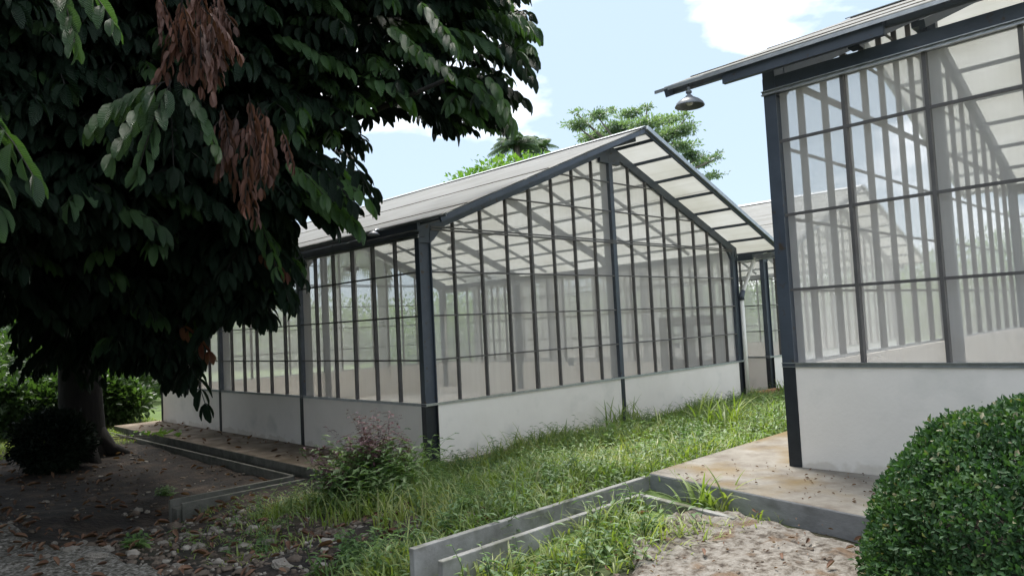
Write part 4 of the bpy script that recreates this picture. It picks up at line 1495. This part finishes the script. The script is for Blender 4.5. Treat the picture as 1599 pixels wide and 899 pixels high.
P1, g1, p1 = field(38000, -3.7, 3.5, -5.6, .8)
P2, g2_, p2 = field(34000, 3.0, 13, -4.5, 0.3)
P = np.concatenate([P1, P2]); gg = np.concatenate([g1, g2_]); pp = np.concatenate([p1, p2])
h = rng.uniform(.06, .19, len(P)) * (.35 + .8 * gg) * (1 + .9 * np.clip(pp, -.5, 1)) * rng.choice([1, 1.7], len(P), p=[.94, .06])
mi = (rng.random(len(P)) < .07).astype(int)
tuf, th = [], []
for _ in range(210):
    if rng.random() < .6: cx_, cy_ = rng.uniform(1.2, 9.0), rng.uniform(-1.9, -.4)
    else: cx_, cy_ = rng.uniform(-2.6, 7), rng.uniform(-4.1, -.6)
    if blocked(np.array([cx_]), np.array([cy_]))[0]: continue
    k_ = int(rng.integers(8, 26)); hh_ = rng.uniform(.16, .42)
    xx_, yy_ = cx_ + rng.normal(0, .09, k_), np.minimum(cy_ + rng.normal(0, .09, k_), -.3)
    tuf.append(np.stack([xx_, yy_, ground(xx_, yy_)], 1)); th.append(rng.uniform(.5, 1, k_) * hh_)
for _ in range(70):
    cx_, cy_ = rng.uniform(-2.5, -1.1), rng.uniform(-3.4, -.7)
    k_ = int(rng.integers(10, 26)); hh_ = rng.uniform(.22, .46)
    xx_, yy_ = cx_ + rng.normal(0, .09, k_), cy_ + rng.normal(0, .09, k_)
    tuf.append(np.stack([xx_, yy_, ground(xx_, yy_)], 1)); th.append(rng.uniform(.5, 1, k_) * hh_)
tuf = np.concatenate(tuf); th = np.concatenate(th)
P = np.concatenate([P, tuf]); h = np.concatenate([h, th]); mi = np.concatenate([mi, (rng.random(len(tuf)) < .12).astype(int)])
o = blades(P, h, 1.1, np.full(len(P), .010) * rng.uniform(.6, 1.7, len(P)), [M['grass'], M['grass_dry']], mi)
tag(o, 'rough green grass growing between the greenhouses and along the drain', 'grass', kind='stuff')
# lawn behind the tree
x = rng.uniform(-9, 0.2, 34000); y = rng.uniform(8.2, 14.5, 34000)
k = ~blocked(x, y) & (np.hypot(x + 2.55, y - 7.4) > .8)
P = np.stack([x[k], y[k], ground(x[k], y[k])], 1)
o = blades(P, rng.uniform(.04, .09, len(P)), .8, np.full(len(P), .012), [M['grass']], None, 'lawn', 3)
tag(o, 'short sunlit lawn beyond the big tree at the left', 'lawn', kind='stuff')


# broad-leaved ground weeds in the grass: short stems with paired leaves
def weed_stems(spots, hgt, size, mat, name, ret=False, nl=9):
    P, Dd, Up, Ln = [], [], [], []
    st = MB()
    for (x, y, z), hh in zip(spots, hgt):
        lean = rng.normal(0, .22, 2)
        for k in range(nl):
            t_ = (k + 1) / nl
            p_ = np.array([x + lean[0] * hh * t_ * t_ * 1.6, y + lean[1] * hh * t_ * t_ * 1.6, z + hh * t_])
            a = k * 2.4 + rng.uniform(-.4, .4)
            P.append(p_); Dd.append([math.cos(a), math.sin(a), rng.uniform(-.3, .5)]); Up.append([0, 0, 1]); Ln.append(size * rng.uniform(.7, 1.2) * (1.1 - .35 * t_))
        st.tube([(x, y, z - .01), (x + lean[0] * hh * .4, y + lean[1] * hh * .4, z + hh * .5), tuple(p_)], [.0035, .003, .0015], 3, caps=False)
    Ln = np.array(Ln)
    V, F, U = scatter_leaves(SH_LOW, np.array(P), np.array(Dd, float), np.array(Up, float), Ln, Ln * .42)
    nv = len(V)
    sv = np.array(st.v); sf = np.array([f for f in st.f]) + nv
    V = np.concatenate([V, sv]); F = np.concatenate([F, sf]); U = np.concatenate([U, np.zeros((len(sv), 2))])
    return V, F, U


Pw, gw, pw = field(9000, -3.6, 9, -5.3, .6, power=1.2)
k = rng.random(len(Pw)) < .6 * (1 + 1.2 * pw)
Pw = Pw[k]
V, F, U = weed_stems(Pw, rng.uniform(.10, .30, len(Pw)), .075, M['weed'], 'weeds', nl=7)
o = np_mesh('weeds', V, F, M['weed'], None, U, smooth=True)
tag(o, 'low broad-leaved weeds mixed through the rough grass', 'weeds', kind='stuff')


def local_mesh(name, V, F, U, mat, parent, base):
    return np_mesh(name, V - np.array(base), F, mat, None, U, parent, smooth=True)


# the tall weed clump in front of the corner column, with purple tops
wx, wy = -1.62, -1.0
wz = gz(wx, wy)
R = empty('tall_weed', (wx, wy, wz))
tag(R, 'bushy tall weed with purple leafy tops growing left of the middle front corner column', 'weed plant')
spots = [(wx + rng.normal(0, .27), wy + rng.normal(-.1, .32), wz) for _ in range(150)]
V, F, U = weed_stems(spots, rng.uniform(.3, .68, 150), .13, M['weed'], '', nl=14)
local_mesh('green_stems', V, F, U, M['weed'], R, (wx, wy, wz))
sp2 = []
for cx_, cy_, hh, cnt in ((.05, -.02, .92, 8), (.24, .05, .98, 7), (-.12, 0, .75, 8), (.32, -.15, .68, 8), (-.3, .1, .62, 7), (.12, .2, .7, 7)):
    for _ in range(cnt): sp2.append((wx + cx_ + rng.normal(0, .05), wy + cy_ + rng.normal(0, .05), wz, hh * rng.uniform(.85, 1.02)))
V, F, U = weed_stems([s_[:3] for s_ in sp2], [s_[3] for s_ in sp2], .10, M['purple'], '', nl=42)
local_mesh('purple_tops', V, F, U, M['purple'], R, (wx, wy, wz))


def clump(name, px, py, zoff, n_, hh, wid, lb, cat='grass clump', mat='grass', lean=1.0, rad=.12, xy=None):
    if xy is None:
        d = _fw + _rt * (px - 799.5) / FOC - _up * (py - 449.5) / FOC
        # march to the ground
        t_ = 1.0
        while t_ < 40:
            q = CAM + d * t_
            if q[2] < gz(q[0], q[1]): break
            t_ += .03
        x, y = q[0], q[1]
    else:
        x, y = xy
    z = gz(x, y)
    if blocked(np.array([x]), np.array([y]))[0]:
        y = min(y, -.35)
        z = gz(x, y)
    P = np.stack([rng.normal(0, rad, n_), rng.normal(0, rad, n_), np.full(n_, -.01)], 1)
    o = blades(P, rng.uniform(.5, 1, n_) * hh, lean, np.full(n_, wid), [M[mat]], None, name, 6)
    o.location = (x, y, z)
    tag(o, lb, cat)
    return o


clump('tall_grass_clump', 955, 668, 0, 60, .68, .026, 'tall arching grass clump at the foot of the middle gable post', rad=.22)
clump('tall_grass_clump', 1120, 675, 0, 60, .78, .026, 'bright tall grass clump in front of the right part of the middle gable wall', rad=.16)
clump('tall_grass_clump', 1030, 672, 0, 40, .55, .026, 'smaller grass clump between the two tall ones under the middle gable', rad=.2)
clump('tall_grass_clump', 860, 700, 0, 45, .50, .026, 'loose tuft of tall grass left of the middle gable post', rad=.25)
clump('tall_grass_clump', 1212, 622, 0, 30, .42, .026, 'grass tuft at the foot of the farthest greenhouse corner column', rad=.12, xy=(9.75, -.35))
clump('tall_grass_clump', 1105, 795, 0, 34, .40, .026, 'grass tuft with long arching blades beside the raised slab front', rad=.07, lean=1.3)
clump('tall_grass_clump', 1080, 760, 0, 60, .24, .01, 'dense grass tuft between the drain lip and the raised slab corner', rad=.14)
clump('tall_grass_clump', 1325, 815, 0, 60, .12, .007, 'short grass tuft between the raised slab and the clipped bush', rad=.10)
clump('tall_grass_clump', 520, 735, 0, 45, .68, .026, 'long reedy grass beside the purple weed, left side', rad=.14)
clump('tall_grass_clump', 405, 830, 0, 70, .14, .006, 'small bright grass tuft among the rubble', rad=.09)
clump('tall_grass_clump', 330, 800, 0, 50, .12, .006, 'small grass tuft next to the end of the left drain kerb', rad=.1)

for xx, lb in ((-2.55, 'grass sprouting inside the drain, near its open end'), (-1.95, 'grass sprouting inside the drain, towards the raised slab')):
    P = np.stack([rng.normal(0, .16, 80), rng.normal(0, .04, 80), np.full(80, -.02)], 1)
    o = blades(P, rng.uniform(.15, .42, 80), 1.0, np.full(80, .012), [M['grass']], None, 'tall_grass_clump', 5)
    o.location = (xx, -4.5, .25); tag(o, lb, 'grass clump')
# leafy weed at the bottom centre and by the left drain
for px_, py_, nn_, sp, hh, sz_, lb in ((575, 880, 34, .16, .22, .085, 'broad-leaved weed clump at the bottom centre beside the drain end'),
                                  (720, 890, 22, .12, .14, .07, 'low broad-leaved weed between the two drain lips and the picture bottom'),
                                  (262, 775, 12, .05, .16, .09, 'small leafy seedling beside the left drain kerb end'),
                                  (1090, 690, 36, .25, .28, .08, 'dark leafy weed patch at the grass edge by the raised slab'),
                                  (210, 855, 10, .05, .12, .09, 'small leafy weed on the stony path edge')):
    d = _fw + _rt * (px_ - 799.5) / FOC - _up * (py_ - 449.5) / FOC
    t_ = 1.0
    while t_ < 40:
        q = CAM + d * t_
        if q[2] < gz(q[0], q[1]): break
        t_ += .03
    x, y, z = q[0], q[1], gz(q[0], q[1])
    spots = [(x + rng.normal(0, sp), y + rng.normal(0, sp), z) for _ in range(nn_)]
    V, F, U = weed_stems(spots, rng.uniform(.6, 1, nn_) * hh, sz_, M['weed'], '', nl=8)
    o = np_mesh('leafy_weed', V - np.array([x, y, z]), F, M['weed'], None, U, smooth=True); o.location = (x, y, z)
    tag(o, lb, 'weed plant')


# ------------------------------------------------------------------ stones, litter
def stone_mesh(seed, r_=1.0):
    m = MB()
    rs = np.random.default_rng(seed)
    sc_ = rs.uniform(.6, 1.2, 3) * [1, 1, .6]
    N, K = 8, 12
    for a in range(N + 1):
        th = math.pi * a / N
        for b_ in range(K):
            ph = 2 * math.pi * b_ / K
            v = Vector((math.sin(th) * math.cos(ph), math.sin(th) * math.sin(ph), math.cos(th)))
            q = 1 + .45 * noise.noise(v * 1.6 + Vector((seed * 3.1, 0, 0))) + .18 * noise.noise(v * 4 + Vector((0, seed, 0)))
            m.v.append((v.x * q * sc_[0] * r_, v.y * q * sc_[1] * r_, v.z * q * sc_[2] * r_))
    for a in range(N):
        for b_ in range(K):
            c = (b_ + 1) % K
            m.f.append((a * K + b_, (a + 1) * K + b_, (a + 1) * K + c, a * K + c)); m.mi.append(0)
    return m


stone_protos = [stone_mesh(s_) for s_ in range(8)]
# individual pale stones
pal = [stone_protos[s_].build('stone', M['stone']) for s_ in range(6)]
used = [False] * 6


def hit(px, py):
    d = _fw + _rt * (px - 799.5) / FOC - _up * (py - 449.5) / FOC
    t_ = 1.0
    while t_ < 40:
        q = CAM + d * t_
        if q[2] < gz(q[0], q[1]): break
        t_ += .02
    return q[0], q[1], gz(q[0], q[1])


st_spots = [(300, 800, .055), (345, 790, .05), (370, 812, .07), (395, 795, .05), (420, 850, .06), (310, 855, .06), (275, 885, .05), (440, 885, .08), (455, 860, .05),
            (385, 870, .055), (335, 830, .06), (350, 860, .05), (255, 850, .05), (305, 835, .045), (240, 832, .05), (182, 840, .04), (165, 862, .06), (130, 850, .05), (110, 868, .07),
            (150, 880, .08), (85, 850, .04), (205, 812, .03), (195, 805, .035), (230, 800, .03), (380, 740, .03), (410, 780, .035), (360, 770, .04), (1180, 690, .0), (870, 850, .0),
            (480, 770, .03), (290, 765, .04), (430, 825, .05), (470, 830, .04), (720, 870, .035), (880, 805, .03), (700, 885, .045), (60, 812, .035), (70, 880, .04)]
for i, (px_, py_, r_) in enumerate(st_spots):
    if r_ <= 0: continue
    x, y, z = hit(px_, py_)
    k = i % 6
    o = pal[k] if not used[k] else pal[k].copy()
    if used[k]: COL.objects.link(o)
    used[k] = True
    o.location = (x, y, z + r_ * .15 + (.045 if x < -4.3 else 0)); o.scale = (r_, r_, r_); o.rotation_euler = (rng.uniform(-.3, .3), rng.uniform(-.3, .3), rng.uniform(0, 6))
    if px_ < 245: tag(o, 'pale stone lying on the stony path at the bottom left', 'stone', 'pale stones on the stony path')
    elif py_ < 800: tag(o, 'small pale stone in the shaded dirt near the left drain kerb', 'stone', 'stones near the left drain kerb')
    else: tag(o, 'pale stone among the rubble between the stony path and the grass', 'stone', 'pale stones in the rubble')

# fine rubble as one mass
V, F, MIx = [], [], []
nb = 0
for i in range(3600):
    u = rng.random()
    if u < .6: x, y = rng.uniform(-4.2, -2.2), rng.uniform(-3.8, .6)
    elif u < .7: x, y = rng.uniform(-6.5, -4.0), rng.uniform(-3.5, 2.5)
    elif u < .85: x, y = rng.uniform(-3.2, -1.6), rng.uniform(-6.5, -4.75)
    else: x, y = rng.uniform(-4.6, -1.3), rng.uniform(1.7, 8)
    if y < -4.7 and rng.random() < .6: continue
    r_ = rng.lognormal(-4.2, .6); r_ = min(r_, .07 if y > -4.7 else .02)
    if blocked(np.array([x]), np.array([y]))[0]: continue
    sp = stone_protos[int(rng.integers(8))]
    v = np.array(sp.v) * r_
    a = rng.uniform(0, 6.28); ca, sa = math.cos(a), math.sin(a)
    v = np.stack([v[:, 0] * ca - v[:, 1] * sa, v[:, 0] * sa + v[:, 1] * ca, v[:, 2]], 1)
    v += [x, y, gz(x, y) + .004 + (.04 if (x < -4.4) or (y < -5.2 and x < -1.7) else 0)]
    V.append(v); F.append(np.array(sp.f) + nb); nb += len(v); MIx += [int(rng.random() < .72)] * len(sp.f)
o = np_mesh('rubble', np.concatenate(V), np.concatenate(F), [M['stone'], M['stone_brown']], MIx)
tag(o, 'loose rubble and small stones scattered over the bare dirt', 'rubble', kind='stuff')

# fallen leaves
SH_DRY = leaf_shape(4, .55, -.25, .5)
pos, ln = [], []
for i in range(900):
    u = rng.random()
    if u < .38: x, y = rng.uniform(-4.8, -1.9), rng.uniform(-4.0, 1.5)
    elif u < .62: x, y = rng.uniform(-4.8, -1.25), rng.uniform(1.6, 9)
    elif u < .72: x, y = rng.uniform(-6.5, -4.0), rng.uniform(-3.5, 2.5)
    elif u < .75: x, y = rng.uniform(-3.3, -1.3), rng.uniform(-6.5, -4.7)
    else: x, y = rng.uniform(-3.3, 8), rng.uniform(-4.2, -.4)
    if blocked(np.array([x]), np.array([y]))[0]: continue
    big = x < -1.2 and y > -4.2
    pos.append((x, y, gz(x, y) + .02 + (.04 if (x < -4.4) or (y < -5.2) else 0))); ln.append(rng.uniform(.04, .13) if big else rng.uniform(.03, .07))
for i in range(90):
    pos.append((rng.uniform(-1.0, -.15), rng.uniform(.3, 9.8), .012)); ln.append(rng.uniform(.03, .12))
for i in range(260):
    x, y = rng.uniform(-3.3, -1.45), rng.uniform(-7, -4.85)
    pos.append((x, y, gz(x, y) + .06)); ln.append(rng.uniform(.008, .03))
for i in range(130):
    pos.append((rng.uniform(-1.35, -.4), rng.uniform(-6.6, -4.6), RZ + .006)); ln.append(rng.uniform(.008, .03))
pos = np.array(pos); ln = np.array(ln); n_ = len(pos)
dd = np.stack([rng.normal(0, 1, n_), rng.normal(0, 1, n_), rng.normal(0, .12, n_)], 1)
V, F, U = scatter_leaves(SH_DRY, pos, dd, rng.normal(0, .25, (n_, 3)) + [0, 0, 1], ln, ln * .34)
o = np_mesh('fallen_leaves', V, F, M['litter'], None, U, smooth=True)
tag(o, 'brown curled leaves fallen on the dirt, grass and slabs', 'leaf litter', kind='stuff')

# fallen branch on the drain and slab at the left
R = empty('fallen_branch', (-1.5, 7.6, -.1)); tag(R, 'thin fallen branch with limp leaves lying across the left drain kerb', 'branch')
m = MB()
m.tube([(-.9, 1.0, .0), (-.2, .4, .12), (.35, -.3, .14), (.6, -1.2, .14)], [.015, .012, .009, .004], 6)
m.tube([(-.9, .8, .02), (-.1, .2, .1), (.2, -.4, .12)], [.012, .01, .005], 6)
m.tube([(.35, -.3, .14), (.65, -.5, .22), (.75, -.9, .2)], [.006, .004, .003], 5)
m.build('twig', M['bark_pale'], R)
pp_ = np.array([(.3 + rng.normal(0, .15), -.5 + rng.normal(0, .35), .16) for _ in range(26)])
V, F, U = scatter_leaves(SH_DRY, pp_, rng.normal(0, 1, (26, 3)) * [1, 1, .2], np.tile([0, 0, 1.], (26, 1)) + rng.normal(0, .2, (26, 3)), np.full(26, .14), np.full(26, .055))
np_mesh('leaf', V, F, M['weed'], None, U, R, smooth=True)

# low brick step between the two greenhouses
m = MB()
for r_ in range(2):
    for c_ in range(5):
        m.box(8.7 + c_ * .2 + r_ * .1, 8.89 + c_ * .2 + r_ * .1, -.22, -.08, -.04 + r_ * .075, .03 + r_ * .075)
tag(m.build('brick_step', M['brick'], bevel=.004), 'low course of bare bricks at the ground between the middle and farthest greenhouse', 'bricks')
